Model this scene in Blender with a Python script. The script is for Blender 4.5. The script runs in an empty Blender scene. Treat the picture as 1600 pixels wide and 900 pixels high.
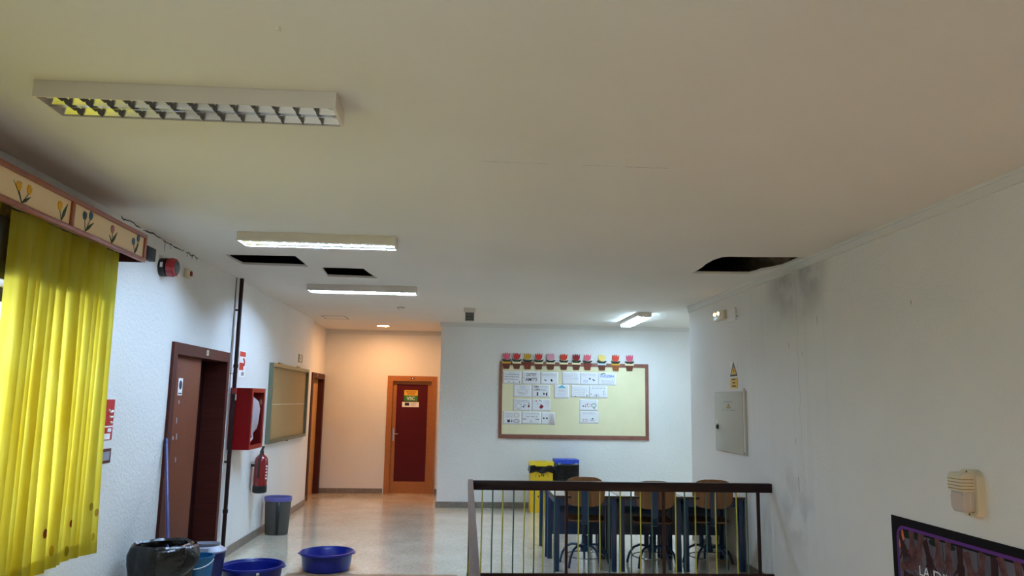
import bpy, bmesh, math, random
from mathutils import Vector, Matrix, Euler
random.seed(7)
PI = math.pi
scene = bpy.context.scene
COL = scene.collection

# ------------------------------------------------------------------ camera
F_PX, YAW, PITCH, ROLL, ZC = 1172.1, .0604, .1507, .0174, 1.672
cy, sy, cp, sp = math.cos(YAW), math.sin(YAW), math.cos(PITCH), math.sin(PITCH)
fw = Vector((sy*cp, cy*cp, sp)); r0 = Vector((cy, -sy, 0)); u0 = r0.cross(fw)
rr = math.cos(ROLL)*r0 + math.sin(ROLL)*u0
uu = -math.sin(ROLL)*r0 + math.cos(ROLL)*u0
cam_d = bpy.data.cameras.new('camera'); cam = bpy.data.objects.new('camera', cam_d); COL.objects.link(cam)
M = Matrix((rr, uu, -fw)).transposed().to_4x4(); M.translation = (0, 0, ZC)
cam.matrix_world = M
cam_d.sensor_width = 36.0; cam_d.lens = F_PX/1600*36.0; cam_d.clip_start = .05
scene.camera = cam

# ------------------------------------------------------------------ world, daylight, exposure
SKY = 4.7
w = bpy.data.worlds.new('overcast_sky'); scene.world = w; w.use_nodes = True
bg = w.node_tree.nodes['Background']; bg.inputs[0].default_value = (.90, .96, 1.0, 1); bg.inputs[1].default_value = SKY
def portal(name, loc, rot, sx, sz):
    l = bpy.data.lights.new(name, 'AREA'); l.shape = 'RECTANGLE'; l.size = sx; l.size_y = sz; l.cycles.is_portal = True
    o = bpy.data.objects.new(name, l); o.location = loc; o.rotation_euler = rot; COL.objects.link(o)
portal('window_daylight', (-2.80, 3.4, 1.54), (0, -PI/2, 0), 1.46, 3.2)
portal('window_daylight', (-2.80, -.5, 1.75), (0, -PI/2, 0), 1.7, 2.6)  # daylight through the added, unseen window near the camera
portal('window_daylight', (6.45, 11.0, 1.75), (0, PI/2, 0), 1.3, 1.6)
vs = scene.view_settings
vs.view_transform = 'Standard'; vs.look = 'None'; vs.gamma = 1; vs.use_curve_mapping = False; vs.exposure = 0.5
TUBE_E, LED_E, DOWN_E, FILL_GLOBE_E = 235.0, 60.0, 240.0, 84.0
cy_ = scene.cycles
cy_.max_bounces = 8; cy_.diffuse_bounces = 5; cy_.glossy_bounces = 3; cy_.transmission_bounces = 4; cy_.transparent_max_bounces = 8
cy_.caustics_reflective = False; cy_.caustics_refractive = False; cy_.adaptive_threshold = .02; cy_.use_denoising = True

# ------------------------------------------------------------------ helpers
def lin(v):
    v /= 255.0
    return v/12.92 if v <= .04045 else ((v+.055)/1.055)**2.4
def C(r, g, b): return (lin(r), lin(g), lin(b), 1)
MATS = {}
def mat(name, rgb=(200, 200, 200), rough=.5, metal=0, bump=None, var=None, emit=None, spec=.5, coat=0, trans=0, alpha=1):
    m = bpy.data.materials.new(name); m.use_nodes = True; MATS[name] = m
    nt = m.node_tree; b = nt.nodes['Principled BSDF']
    col = C(*rgb)
    b.inputs['Base Color'].default_value = col; b.inputs['Roughness'].default_value = rough
    b.inputs['Metallic'].default_value = metal; b.inputs['Specular IOR Level'].default_value = spec
    b.inputs['Coat Weight'].default_value = coat; b.inputs['Transmission Weight'].default_value = trans
    tc = nt.nodes.new('ShaderNodeTexCoord')
    if var:
        sc, amt = var[0], var[1]
        mp = nt.nodes.new('ShaderNodeMapping'); nt.links.new(tc.outputs['Object'], mp.inputs[0])
        if len(var) > 2: mp.inputs['Scale'].default_value = var[2]
        n = nt.nodes.new('ShaderNodeTexNoise'); n.inputs['Scale'].default_value = sc; n.inputs['Detail'].default_value = 6
        nt.links.new(mp.outputs[0], n.inputs['Vector'])
        mr = nt.nodes.new('ShaderNodeMapRange'); mr.inputs[1].default_value = .3; mr.inputs[2].default_value = .7
        mr.inputs[3].default_value = 1-amt; mr.inputs[4].default_value = 1+amt*.4
        nt.links.new(n.outputs['Fac'], mr.inputs[0])
        mx = nt.nodes.new('ShaderNodeVectorMath'); mx.operation = 'SCALE'; mx.inputs[0].default_value = col[:3]
        nt.links.new(mr.outputs[0], mx.inputs['Scale']); nt.links.new(mx.outputs[0], b.inputs['Base Color'])
    if bump:
        n = nt.nodes.new('ShaderNodeTexNoise'); n.inputs['Scale'].default_value = bump[0]; n.inputs['Detail'].default_value = 4
        nt.links.new(tc.outputs['Object'], n.inputs['Vector'])
        bp = nt.nodes.new('ShaderNodeBump'); bp.inputs['Strength'].default_value = bump[1]; bp.inputs['Distance'].default_value = .01
        nt.links.new(n.outputs['Fac'], bp.inputs['Height']); nt.links.new(bp.outputs[0], b.inputs['Normal'])
    if emit:
        b.inputs['Emission Color'].default_value = (*emit[0], 1); b.inputs['Emission Strength'].default_value = emit[1]
    return m

class B:
    def __init__(s): s.bm = bmesh.new()
    def _m(s, fs, m):
        for f in fs: f.material_index = m
    def box(s, a, b, bev=0, m=0, seg=2):
        x0, y0, z0 = a; x1, y1, z1 = b
        n0 = set(s.bm.faces)
        g = bmesh.ops.create_cube(s.bm, size=1)['verts']
        for v in g: v.co = Vector(((x0+x1)/2+v.co.x*(x1-x0), (y0+y1)/2+v.co.y*(y1-y0), (z0+z1)/2+v.co.z*(z1-z0)))
        if bev:
            es = {e for v in g for e in v.link_edges}
            bmesh.ops.bevel(s.bm, geom=list(es), offset=bev, segments=seg, affect='EDGES', profile=.5)
        s._m([f for f in s.bm.faces if f not in n0], m); return s
    def hexa(s, p, m=0):   # 8 points: bottom 4 ccw, top 4 ccw
        v = [s.bm.verts.new(q) for q in p]
        for f in ((3, 2, 1, 0), (4, 5, 6, 7), (0, 1, 5, 4), (1, 2, 6, 5), (2, 3, 7, 6), (3, 0, 4, 7)):
            s.bm.faces.new([v[i] for i in f]).material_index = m
        return s
    def tube(s, pts, r, seg=10, m=0, closed=False):
        pts = [Vector(p) for p in pts]; rs = r if isinstance(r, (list, tuple)) else [r]*len(pts)
        rings = []; N = len(pts); up = None
        for i, p in enumerate(pts):
            a = pts[(i-1) % N] if (i or closed) else p; b = pts[(i+1) % N] if (i < N-1 or closed) else p
            t = (b-a).normalized()
            if up is None: up = Vector((0, 0, 1)) if abs(t.z) < .9 else Vector((0, 1, 0))
            sx = t.cross(up).normalized(); up = sx.cross(t).normalized()
            rings.append([s.bm.verts.new(p+rs[i]*(math.cos(2*PI*k/seg)*sx+math.sin(2*PI*k/seg)*up)) for k in range(seg)])
        fs = []
        for i in range(N if closed else N-1):
            A, Bq = rings[i], rings[(i+1) % N]
            for k in range(seg): fs.append(s.bm.faces.new((A[k], A[(k+1) % seg], Bq[(k+1) % seg], Bq[k])))
        if not closed: fs.append(s.bm.faces.new(rings[0][::-1])); fs.append(s.bm.faces.new(rings[-1]))
        s._m(fs, m); return s
    def lathe(s, prof, c=(0, 0, 0), seg=32, m=0, sx=1, sy=1, jit=None):
        rings = []; c = Vector(c); fs = []
        for r, z in prof:
            if r < 1e-6: rings.append([s.bm.verts.new(c+Vector((0, 0, z)))]); continue
            ring = []
            for k in range(seg):
                a = 2*PI*k/seg; q = r*(jit(a, z) if jit else 1)
                ring.append(s.bm.verts.new(c+Vector((q*sx*math.cos(a), q*sy*math.sin(a), z+(.0 if not jit else jit(a+1.7, z*3)*.03-.03)))))
            rings.append(ring)
        for A, Q in zip(rings, rings[1:]):
            for k in range(seg):
                k2 = (k+1) % seg
                if len(A) == 1 and len(Q) == 1: continue
                if len(A) == 1: fs.append(s.bm.faces.new((A[0], Q[k2], Q[k])))
                elif len(Q) == 1: fs.append(s.bm.faces.new((A[k], A[k2], Q[0])))
                else: fs.append(s.bm.faces.new((A[k], A[k2], Q[k2], Q[k])))
        s._m(fs, m); return s
    def prism(s, poly, z0, z1, m=0, holes=(), f=None):
        """2-D polygon (with holes) extruded from z0 to z1; f maps (u,v,w) to a point"""
        f = f or (lambda a, b, c: (a, b, c))
        es = []; n0 = set(s.bm.faces)
        for loop in [poly]+list(holes):
            vs_ = [s.bm.verts.new((p[0], p[1], z0)) for p in loop]
            es += [s.bm.edges.new((vs_[i], vs_[(i+1) % len(vs_)])) for i in range(len(vs_))]
        if holes:
            fs = [g for g in bmesh.ops.triangle_fill(s.bm, use_beauty=True, use_dissolve=False, edges=es)['geom'] if isinstance(g, bmesh.types.BMFace)]
        else:
            fs = [s.bm.faces.new([e.verts[0] for e in es])]
        if z1 != z0:
            ex = bmesh.ops.extrude_face_region(s.bm, geom=fs)['geom']
            for v in ex:
                if isinstance(v, bmesh.types.BMVert): v.co.z = z1
        new = [q for q in s.bm.faces if q not in n0]
        bmesh.ops.recalc_face_normals(s.bm, faces=new)
        for v in {v for q in new for v in q.verts}: v.co = Vector(f(*v.co))
        s._m(new, m); return s
    def grid(s, fn, nu, nv, m=0):
        V = [[s.bm.verts.new(fn(i/nu, j/nv)) for j in range(nv+1)] for i in range(nu+1)]
        fs = [s.bm.faces.new((V[i][j], V[i+1][j], V[i+1][j+1], V[i][j+1])) for i in range(nu) for j in range(nv)]
        s._m(fs, m); return s
    def obj(s, name, m=None, parent=None, loc=None, rot=None, smooth=True, recalc=True, solid=0):
        if recalc: bmesh.ops.recalc_face_normals(s.bm, faces=s.bm.faces)
        me = bpy.data.meshes.new(name); s.bm.to_mesh(me); s.bm.free()
        for q in (m if isinstance(m, (list, tuple)) else [m]): me.materials.append(MATS[q])
        if smooth:
            me.shade_smooth(); me.set_sharp_from_angle(angle=math.radians(32))
        o = bpy.data.objects.new(name, me); COL.objects.link(o); o.parent = parent
        if loc: o.location = loc
        if rot: o.rotation_euler = rot
        if solid:
            md = o.modifiers.new('thickness', 'SOLIDIFY'); md.thickness = solid; md.offset = 0
        return o
def tag(o, label, cat, group=None, kind=None):
    o['label'] = label; o['category'] = cat
    if group: o['group'] = group
    if kind: o['kind'] = kind
    return o
def empty(name, loc=(0, 0, 0), rot=(0, 0, 0)):
    o = bpy.data.objects.new(name, None); o.empty_display_size = .05; o.location = loc; o.rotation_euler = rot; COL.objects.link(o); return o
def thing(name, label, cat, loc=(0, 0, 0), rot=(0, 0, 0), group=None, kind=None):
    return tag(empty(name, loc, rot), label, cat, group, kind)
def dup(o, parent=None):
    c = o.copy(); COL.objects.link(c); c.parent = parent
    for ch in list(o.children): dup(ch, c)
    return c
RL, RRT, RB = (PI/2, 0, PI/2), (PI/2, 0, -PI/2), (PI/2, 0, 0)   # frames (u right, v up, w out) on left, right and back walls
def ell(cx, cy_, rx, ry, n=20, a0=0, a1=2*PI): return [(cx+rx*math.cos(a0+(a1-a0)*k/n), cy_+ry*math.sin(a0+(a1-a0)*k/n)) for k in range(n)]
def rrect(x0, y0, x1, y1, r, n=6):
    P = []
    for (cx, cy_, a) in ((x1-r, y1-r, 0), (x0+r, y1-r, PI/2), (x0+r, y0+r, PI), (x1-r, y0+r, 1.5*PI)):
        P += [(cx+r*math.cos(a+PI/2*k/n), cy_+r*math.sin(a+PI/2*k/n)) for k in range(n+1)]
    return P
def rect(x0, y0, x1, y1): return [(x0, y0), (x1, y0), (x1, y1), (x0, y1)]
def text(name, body, size, m, parent, loc, shear=0, width=None, bold=0):
    cu = bpy.data.curves.new('lettering', 'FONT'); cu.body = body; cu.size = size; cu.shear = shear; cu.offset = bold
    t = bpy.data.objects.new('lettering', cu); COL.objects.link(t)
    me = bpy.data.meshes.new_from_object(t); bpy.data.objects.remove(t)
    if width and len(me.vertices):
        xs = [v.co.x for v in me.vertices]; k = width/max(1e-6, max(xs)-min(xs))
        for v in me.vertices: v.co.x *= k
    me.materials.clear(); me.materials.append(MATS[m])
    o = bpy.data.objects.new(name, me); COL.objects.link(o); o.parent = parent; o.location = loc
    return o

# ------------------------------------------------------------------ measures
XL, XL2, XR, H, YB, YF, YS, YC = -2.486, -2.575, 2.9215, 2.945, 12.326, 14.026, 12.42, 9.63
XA, YN = 6.3, -3.0
WELL = (0.11, 0.9, 2.9215, 7.06)   # stairwell x0,y0,x1,y1

# ------------------------------------------------------------------ materials
mat('wall_paint', (224, 223, 220), .75, bump=(42, .6), var=(1.3, .05))
mat('ceiling_paint', (220, 216, 209), .8, bump=(28, .10), var=(.8, .04))
mat('cove_paint', (210, 208, 203), .6)
mat('rail_top', (104, 76, 64), .45, var=(6, .3, (8, .8, 8)))
mat('plenum', (38, 33, 28), .95, var=(9, .6))
mat('stone', (128, 118, 108), .35, var=(14, .25))
mat('maroon_wood', (74, 30, 24), .5, spec=.25, var=(5, .25, (8, 8, .6)))
mat('brown_leaf', (112, 58, 36), .55, spec=.2, var=(5, .2, (8, 8, .6)))
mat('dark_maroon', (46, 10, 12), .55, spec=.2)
mat('pine_light', (206, 158, 94), .45, var=(4, .2, (9, 9, .7)))
mat('fin', (96, 92, 88), .4, metal=.8)
mat('masonry', (104, 86, 66), .95, var=(7, .6), bump=(25, 1))
mat('pine', (168, 104, 46), .45, var=(4, .22, (9, 9, .7)))
mat('red_panel', (82, 10, 18), .55, spec=.2)
mat('steel', (190, 188, 182), .3, metal=1)
mat('dark_metal', (30, 28, 26), .45)
mat('white_enamel', (214, 206, 196), .35)
mat('aluminium', (226, 226, 228), .22, metal=1)
mat('tube_off', (225, 228, 230), .3)
mat('tube_on', (255, 255, 255), .4, emit=((.48, .70, 1.0), TUBE_E))
mat('led_on', (255, 255, 255), .4, emit=((.52, .77, 1.0), LED_E))
mat('down_on', (255, 240, 220), .4, emit=((1.0, .50, .20), DOWN_E))
mat('fill_globe_on', (255, 240, 220), .4, emit=((1.0, .55, .28), FILL_GLOBE_E))  # glow of the added fill lamp in the stairwell
mat('bulb_on', (255, 220, 160), .4, emit=((1.0, .62, .25), 9))
mat('rail_paint', (34, 10, 11), .45, spec=.3)
mat('handrail_wood', (30, 9, 9), .45, spec=.3, var=(6, .3, (.8, 8, 8)))
mat('rod_yellow', (178, 176, 66), .35)
mat('rod_teal', (62, 98, 86), .35)
mat('desk_blue', (24, 54, 86), .4)
mat('laminate', (214, 200, 184), .4, var=(30, .06))
mat('laminate_edge', (40, 34, 30), .5)
mat('plywood', (134, 97, 66), .45, spec=.3, var=(4, .22, (10, 1, 1)))
mat('chrome', (160, 160, 160), .25, metal=1)
mat('tub_blue', (18, 36, 132), .3, var=(5, .12))
mat('bucket_teal', (24, 100, 150), .35)
mat('bucket_navy', (16, 28, 92), .35)
mat('wringer_grey', (150, 154, 170), .4)
mat('bag_black', (12, 12, 13), .24, bump=(22, .9))
mat('bin_grey', (72, 68, 64), .45)
mat('bin_stripe', (14, 14, 16), .4)
mat('bag_violet', (96, 92, 160), .35, bump=(40, .5))
mat('mop_blue', (44, 48, 112), .35)
mat('yellow_bin', (214, 176, 26), .45)
mat('yellow_lid', (232, 200, 40), .4)
mat('blue_lid', (44, 74, 186), .4)
mat('black', (12, 12, 12), .5)
mat('fire_red', (140, 14, 20), .3, coat=.3)
mat('ext_red', (128, 14, 24), .22, coat=.6)
mat('sign_red', (190, 30, 38), .4)
mat('sign_dark_red', (84, 30, 30), .4)
mat('white', (236, 236, 236), .5)
mat('offwhite', (222, 214, 196), .4)
mat('cork', (168, 138, 92), .85, var=(60, .18), bump=(120, .3))
mat('cork_frame', (118, 128, 108), .35, metal=.6)
mat('board_cream', (228, 221, 182), .7, var=(3, .05))
mat('board_frame', (138, 88, 74), .5, var=(8, .2))
mat('paper', (228, 228, 232), .7)
mat('ink', (30, 30, 44), .7)
mat('pencil', (138, 138, 146), .8)
mat('ink_blue', (66, 116, 200), .7)
mat('ink_navy', (20, 24, 70), .7)
mat('ink_red', (150, 20, 36), .7)
mat('ink_green', (66, 130, 86), .7)
mat('ink_cyan', (110, 190, 208), .7)
mat('ink_pink', (214, 150, 170), .7)
mat('felt_green', (22, 44, 26), .8)
for n_, c_ in dict(pink=(206, 88, 116), red=(176, 34, 40), mustard=(188, 146, 40), scarlet=(196, 54, 44), palepink=(214, 148, 164), orange=(206, 66, 34), crimson=(128, 14, 30), cream=(236, 206, 112), rose=(220, 104, 122)).items():
    mat('felt_'+n_, c_, .75)
mat('pot_brown', (96, 46, 26), .7)
mat('pot_red', (122, 48, 34), .7)
mat('pot_ochre', (142, 76, 30), .7)
mat('band_cream', (238, 224, 176), .7)
mat('band_gold', (214, 160, 50), .7)
mat('band_blue', (196, 214, 228), .7)
mat('valance_wood', (150, 78, 46), .4, var=(5, .2, (6, .8, 6)))
mat('valance_cream', (234, 208, 168), .6)
mat('leaf_dark', (36, 62, 40), .7)
mat('tulip_yellow', (226, 168, 30), .7)
mat('tulip_blue', (50, 92, 112), .7)
mat('tulip_mauve', (176, 108, 118), .7)
mat('window_frame', (36, 30, 26), .4)
mat('panel_grey', (176, 174, 160), .45)
mat('warn_yellow', (222, 176, 38), .5)
mat('plastic_beige', (206, 196, 170), .4)
mat('lamp_glass', (186, 178, 168), .15, coat=.3)
mat('lamp_inner', (188, 168, 156), .4)
mat('poster_black', (14, 11, 15), .65, spec=.12)
mat('poster_purple', (96, 52, 128), .65, spec=.12)
mat('poster_grey', (96, 92, 102), .65, spec=.12, var=(3, .3, (6, 1, 1)))
mat('poster_hand', (98, 66, 66), .65, spec=.12, var=(18, .45))
mat('poster_hand_dark', (58, 34, 36), .65, spec=.12, var=(18, .4))
mat('poster_green', (22, 40, 26), .65, spec=.12, var=(14, .5))
mat('poster_orange', (214, 96, 50), .5)
mat('poster_letter', (222, 220, 226), .5)
mat('cardboard', (150, 118, 90), .8, var=(6, .3))
mat('grey_device', (120, 122, 120), .45)
mat('label_green', (44, 122, 44), .5)
mat('hose_white', (230, 206, 206), .6)
mat('siren_red', (150, 20, 34), .25, coat=.3)
mat('mould', (40, 36, 32), .9)

def floor_mat():
    m = mat('terrazzo', (200, 188, 166), .17, spec=.5, coat=.6)
    nt = m.node_tree; b = nt.nodes['Principled BSDF']; b.inputs['Coat Roughness'].default_value = .09
    tc = nt.nodes.new('ShaderNodeTexCoord'); v = nt.nodes.new('ShaderNodeTexVoronoi'); v.inputs['Scale'].default_value = 55
    n = nt.nodes.new('ShaderNodeTexNoise'); n.inputs['Scale'].default_value = 2.2; n.inputs['Detail'].default_value = 8
    nt.links.new(tc.outputs['Object'], v.inputs['Vector']); nt.links.new(tc.outputs['Object'], n.inputs['Vector'])
    sep = nt.nodes.new('ShaderNodeSeparateColor'); nt.links.new(v.outputs['Color'], sep.inputs[0])
    r = nt.nodes.new('ShaderNodeValToRGB'); e = r.color_ramp.elements
    e[0].position = 0; e[0].color = C(202, 190, 166); e[1].position = 1; e[1].color = C(226, 217, 198)
    q = e.new(.25); q.color = C(212, 201, 178); q = e.new(.6); q.color = C(219, 209, 188)
    nt.links.new(sep.outputs[0], r.inputs[0])
    mr = nt.nodes.new('ShaderNodeMapRange'); mr.inputs[1].default_value = .3; mr.inputs[2].default_value = .7; mr.inputs[3].default_value = .93; mr.inputs[4].default_value = 1.03
    nt.links.new(n.outputs['Fac'], mr.inputs[0])
    mx = nt.nodes.new('ShaderNodeVectorMath'); mx.operation = 'SCALE'
    nt.links.new(r.outputs[0], mx.inputs[0]); nt.links.new(mr.outputs[0], mx.inputs['Scale']); nt.links.new(mx.outputs[0], b.inputs['Base Color'])
    mr2 = nt.nodes.new('ShaderNodeMapRange'); mr2.inputs[1].default_value = .3; mr2.inputs[2].default_value = .7; mr2.inputs[3].default_value = .13; mr2.inputs[4].default_value = .24
    nt.links.new(n.outputs['Fac'], mr2.inputs[0]); nt.links.new(mr2.outputs[0], b.inputs['Roughness'])
floor_mat()

def damp_wall_mat():
    """painted plaster with grey damp stains running down from the hole in the ceiling"""
    m = mat('wall_damp', (216, 213, 208), .75, bump=(55, .3))
    nt = m.node_tree; b = nt.nodes['Principled BSDF']; N = nt.nodes.new; L = nt.links.new
    g = N('ShaderNodeNewGeometry'); sx = N('ShaderNodeSeparateXYZ'); L(g.outputs['Position'], sx.inputs[0])
    def rng(src, a, b_, c, d, smooth=True):
        q = N('ShaderNodeMapRange'); q.interpolation_type = 'SMOOTHSTEP' if smooth else 'LINEAR'
        for i, v in zip((1, 2, 3, 4), (a, b_, c, d)): q.inputs[i].default_value = v
        L(src, q.inputs[0]); return q.outputs[0]
    def mul(a, b_, op='MULTIPLY'):
        q = N('ShaderNodeMath'); q.operation = op; L(a, q.inputs[0])
        if isinstance(b_, (int, float)): q.inputs[1].default_value = b_
        else: L(b_, q.inputs[1])
        return q.outputs[0]
    def noise(scale, det=5, s=(1, 1, 1)):
        mp = N('ShaderNodeMapping'); mp.inputs['Scale'].default_value = s; L(g.outputs['Position'], mp.inputs[0])
        q = N('ShaderNodeTexNoise'); q.inputs['Scale'].default_value = scale; q.inputs['Detail'].default_value = det; L(mp.outputs[0], q.inputs['Vector']); return q.outputs['Fac']
    Y, Z = sx.outputs[1], sx.outputs[2]
    band = mul(rng(Y, 5.75, 6.15, 0, 1), rng(Y, 6.6, 7.25, 1, 0))
    top = mul(band, rng(Z, 2.25, 2.8, 0, 1)); top = mul(top, rng(noise(3.5), .35, .6, .35, 1))
    low = mul(mul(rng(Y, 6.1, 6.5, 0, 1), rng(Y, 6.75, 7.0, 1, 0)), mul(rng(Z, .2, .6, 0, 1), rng(Z, .95, 1.3, 1, 0))); low = mul(low, rng(noise(4), .4, .62, 0, 1))
    drip = mul(mul(rng(Y, 5.6, 6.1, 0, 1), rng(Y, 7.2, 8.2, 1, 0)), rng(noise(1, 3, (1, 9, .5)), .48, .70, 0, 1))
    tot = mul(mul(top, .5), mul(low, .20), 'ADD'); tot = mul(tot, mul(drip, .045), 'ADD'); tot = mul(tot, mul(rng(noise(1.2), .4, .7, 0, 1), .05), 'ADD')
    mx = N('ShaderNodeMix'); mx.data_type = 'RGBA'; mx.inputs[6].default_value = C(216, 213, 208); mx.inputs[7].default_value = C(92, 92, 86)
    L(tot, mx.inputs[0]); L(mx.outputs[2], b.inputs['Base Color'])
damp_wall_mat()

def curtain_mat():
    m = bpy.data.materials.new('curtain_yellow'); MATS['curtain_yellow'] = m; m.use_nodes = True
    nt = m.node_tree; N = nt.nodes.new; L = nt.links.new; nt.nodes.clear()
    out = N('ShaderNodeOutputMaterial'); d = N('ShaderNodeBsdfDiffuse'); t = N('ShaderNodeBsdfTranslucent'); mx = N('ShaderNodeMixShader')
    mx.inputs[0].default_value = .55; L(d.outputs[0], mx.inputs[1]); L(t.outputs[0], mx.inputs[2]); L(mx.outputs[0], out.inputs[0])
    g = N('ShaderNodeNewGeometry'); n = N('ShaderNodeTexNoise'); n.inputs['Scale'].default_value = 5
    mp = N('ShaderNodeMapping'); mp.inputs['Scale'].default_value = (1, 3, .5); L(g.outputs['Position'], mp.inputs[0]); L(mp.outputs[0], n.inputs['Vector'])
    r = N('ShaderNodeValToRGB'); e = r.color_ramp.elements; e[0].position = .3; e[0].color = C(216, 200, 58); e[1].position = .7; e[1].color = C(222, 216, 100); L(n.outputs['Fac'], r.inputs[0])
    cur = r.outputs[0]
    sx = N('ShaderNodeSeparateXYZ'); L(g.outputs['Position'], sx.inputs[0])
    for (y, z, ry, rz, c) in ((4.72, .921, .013, .022, C(150, 60, 40)), (4.43, .912, .012, .026, C(130, 70, 44)), (4.96, .984, .014, .024, C(176, 158, 60)), (5.03, .939, .014, .024, C(176, 150, 60)), (4.53, .802, .014, .03, C(186, 164, 40)), (4.705, .768, .014, .03, C(186, 164, 40)), (5.02, .793, .012, .026, C(180, 160, 50))):
        cb = N('ShaderNodeCombineXYZ'); a = N('ShaderNodeMath'); a.operation = 'MULTIPLY_ADD'; a.inputs[1].default_value = 1/ry; a.inputs[2].default_value = -y/ry; L(sx.outputs[1], a.inputs[0])
        b = N('ShaderNodeMath'); b.operation = 'MULTIPLY_ADD'; b.inputs[1].default_value = 1/rz; b.inputs[2].default_value = -z/rz; L(sx.outputs[2], b.inputs[0])
        L(a.outputs[0], cb.inputs[0]); L(b.outputs[0], cb.inputs[1])
        ln = N('ShaderNodeVectorMath'); ln.operation = 'LENGTH'; L(cb.outputs[0], ln.inputs[0])
        lt = N('ShaderNodeMath'); lt.operation = 'LESS_THAN'; lt.inputs[1].default_value = 1; L(ln.outputs['Value'], lt.inputs[0])
        mc = N('ShaderNodeMix'); mc.data_type = 'RGBA'; L(lt.outputs[0], mc.inputs[0]); L(cur, mc.inputs[6]); mc.inputs[7].default_value = c; cur = mc.outputs[2]
    L(cur, d.inputs[0]); L(cur, t.inputs[0])
curtain_mat()
def pane_mat():
    m = bpy.data.materials.new('pane'); MATS['pane'] = m; m.use_nodes = True
    nt = m.node_tree; N = nt.nodes.new; L = nt.links.new; nt.nodes.clear()
    out = N('ShaderNodeOutputMaterial'); t = N('ShaderNodeBsdfTransparent'); t.inputs[0].default_value = (.93, .96, .97, 1)
    gl = N('ShaderNodeBsdfGlossy'); gl.inputs['Roughness'].default_value = .03; mx = N('ShaderNodeMixShader'); fr = N('ShaderNodeFresnel'); fr.inputs[0].default_value = 1.45
    ge = N('ShaderNodeNewGeometry'); iv = N('ShaderNodeMath'); iv.operation = 'SUBTRACT'; iv.inputs[0].default_value = 1; L(ge.outputs['Backfacing'], iv.inputs[1])
    mu = N('ShaderNodeMath'); mu.operation = 'MULTIPLY'; L(fr.outputs[0], mu.inputs[0]); L(iv.outputs[0], mu.inputs[1])   # one reflection per pane, at its outer face
    L(mu.outputs[0], mx.inputs[0]); L(t.outputs[0], mx.inputs[1]); L(gl.outputs[0], mx.inputs[2]); L(mx.outputs[0], out.inputs[0])
pane_mat()

# ------------------------------------------------------------------ the setting
def S(o, label, cat): return tag(o, label, cat, None, 'structure')
outer = [(XL-.1, YN), (XR, YN), (XR, YC), (XA, YC), (XA, YB), (-.4, YB), (-.4, YF), (XL2-.02, YF)]
x0, y0, x1, y1 = WELL
S(B().prism([(XR+.001, YN-.1), (XR+.001, y0), (x0, y0), (x0, y1), (XR+.001, y1), (XR+.001, YC), (XA, YC), (XA, YB+.001), (-.4, YB+.001), (-.4, YF+.16), (XL2-.17, YF+.16), (XL2-.17, YN-.1)], -.3, 0).obj('floor', 'terrazzo', smooth=False),
  'polished beige terrazzo floor of the school hall', 'floor')
S(B().box((x0-.1, y0-.1, -2.0), (XR+.1, y1+.1, -1.9)).obj('floor_stairwell', 'terrazzo', smooth=False), 'floor of the lower flight inside the stairwell', 'floor')
def W(label, cat='wall'): return label, cat
# stairwell sides under the floor edge
S(B().prism([(x0, y0), (x0, y1), (XR, y1), (XR, y1+.1), (x0-.1, y1+.1), (x0-.1, y0-.1), (XR, y0-.1), (XR, y0)], -1.9, -.3).obj('wall_stairwell', 'wall_paint', smooth=False), 'white side walls below the floor around the stairwell', 'wall')
# ceiling with three broken openings
holeR = [(2.181, 7.103), (2.19, 6.93), (2.183, 6.749), (2.165, 6.60), (2.169, 6.399), (2.20, 6.27), (2.255, 6.236), (2.45, 6.225), (2.66, 6.20), (2.885, 6.17), (2.885, 6.62), (2.848, 6.72), (2.812, 6.80), (2.78, 6.84), (2.77, 6.95), (2.74, 7.05), (2.58, 7.07), (2.42, 7.085), (2.30, 7.10)]
hole1 = [(-2.193, 6.822), (-2.0, 6.81), (-1.75, 6.80), (-1.563, 6.787), (-1.558, 7.05), (-1.556, 7.344), (-1.75, 7.32), (-1.95, 7.325), (-2.177, 7.303), (-2.20, 7.05)]
hole2 = [(-1.435, 7.36), (-1.22, 7.355), (-1.025, 7.367), (-1.0, 7.62), (-.952, 7.941), (-1.2, 7.92), (-1.469, 7.903), (-1.45, 7.6)]
S(B().prism([(XL2-.3, YN-.2), (XR+.3, YN-.2), (XR+.3, YC-.3), (XA+.3, YC-.3), (XA+.3, YB+.1), (-.3, YB+.1), (-.3, YF+.2), (XL2-.3, YF+.2)], H, H+.022, holes=[holeR, hole1, hole2]).obj('ceiling', 'ceiling_paint', smooth=False),
  'plain plaster ceiling with three rectangular broken openings', 'ceiling')
ceiling = bpy.data.objects['ceiling']
def ribbon(pts, wd, f):
    b = B()
    for (a, c) in zip(pts, pts[1:]):
        a, c = Vector(a), Vector(c); d = (c-a).normalized(); n = Vector((-d.y, d.x))*wd*random.uniform(.5, 1)
        v = [b.bm.verts.new(f(*q)) for q in (a-n, c-n, c+n, a+n)]; b.bm.faces.new(v)
    bmesh.ops.remove_doubles(b.bm, verts=b.bm.verts, dist=.0001)
    return b
for (xa, xb, wd) in ((.06, .42, .0012), (.60, .80, .0012), (.84, 1.08, .002)):
    pts = [(xa+(xb-xa)*k/14, 3.88+random.uniform(-.006, .006)) for k in range(15)]
    ribbon(pts, wd, lambda a, b_: (a, b_, H-.0006)).obj('crack', 'mould', ceiling)
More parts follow.
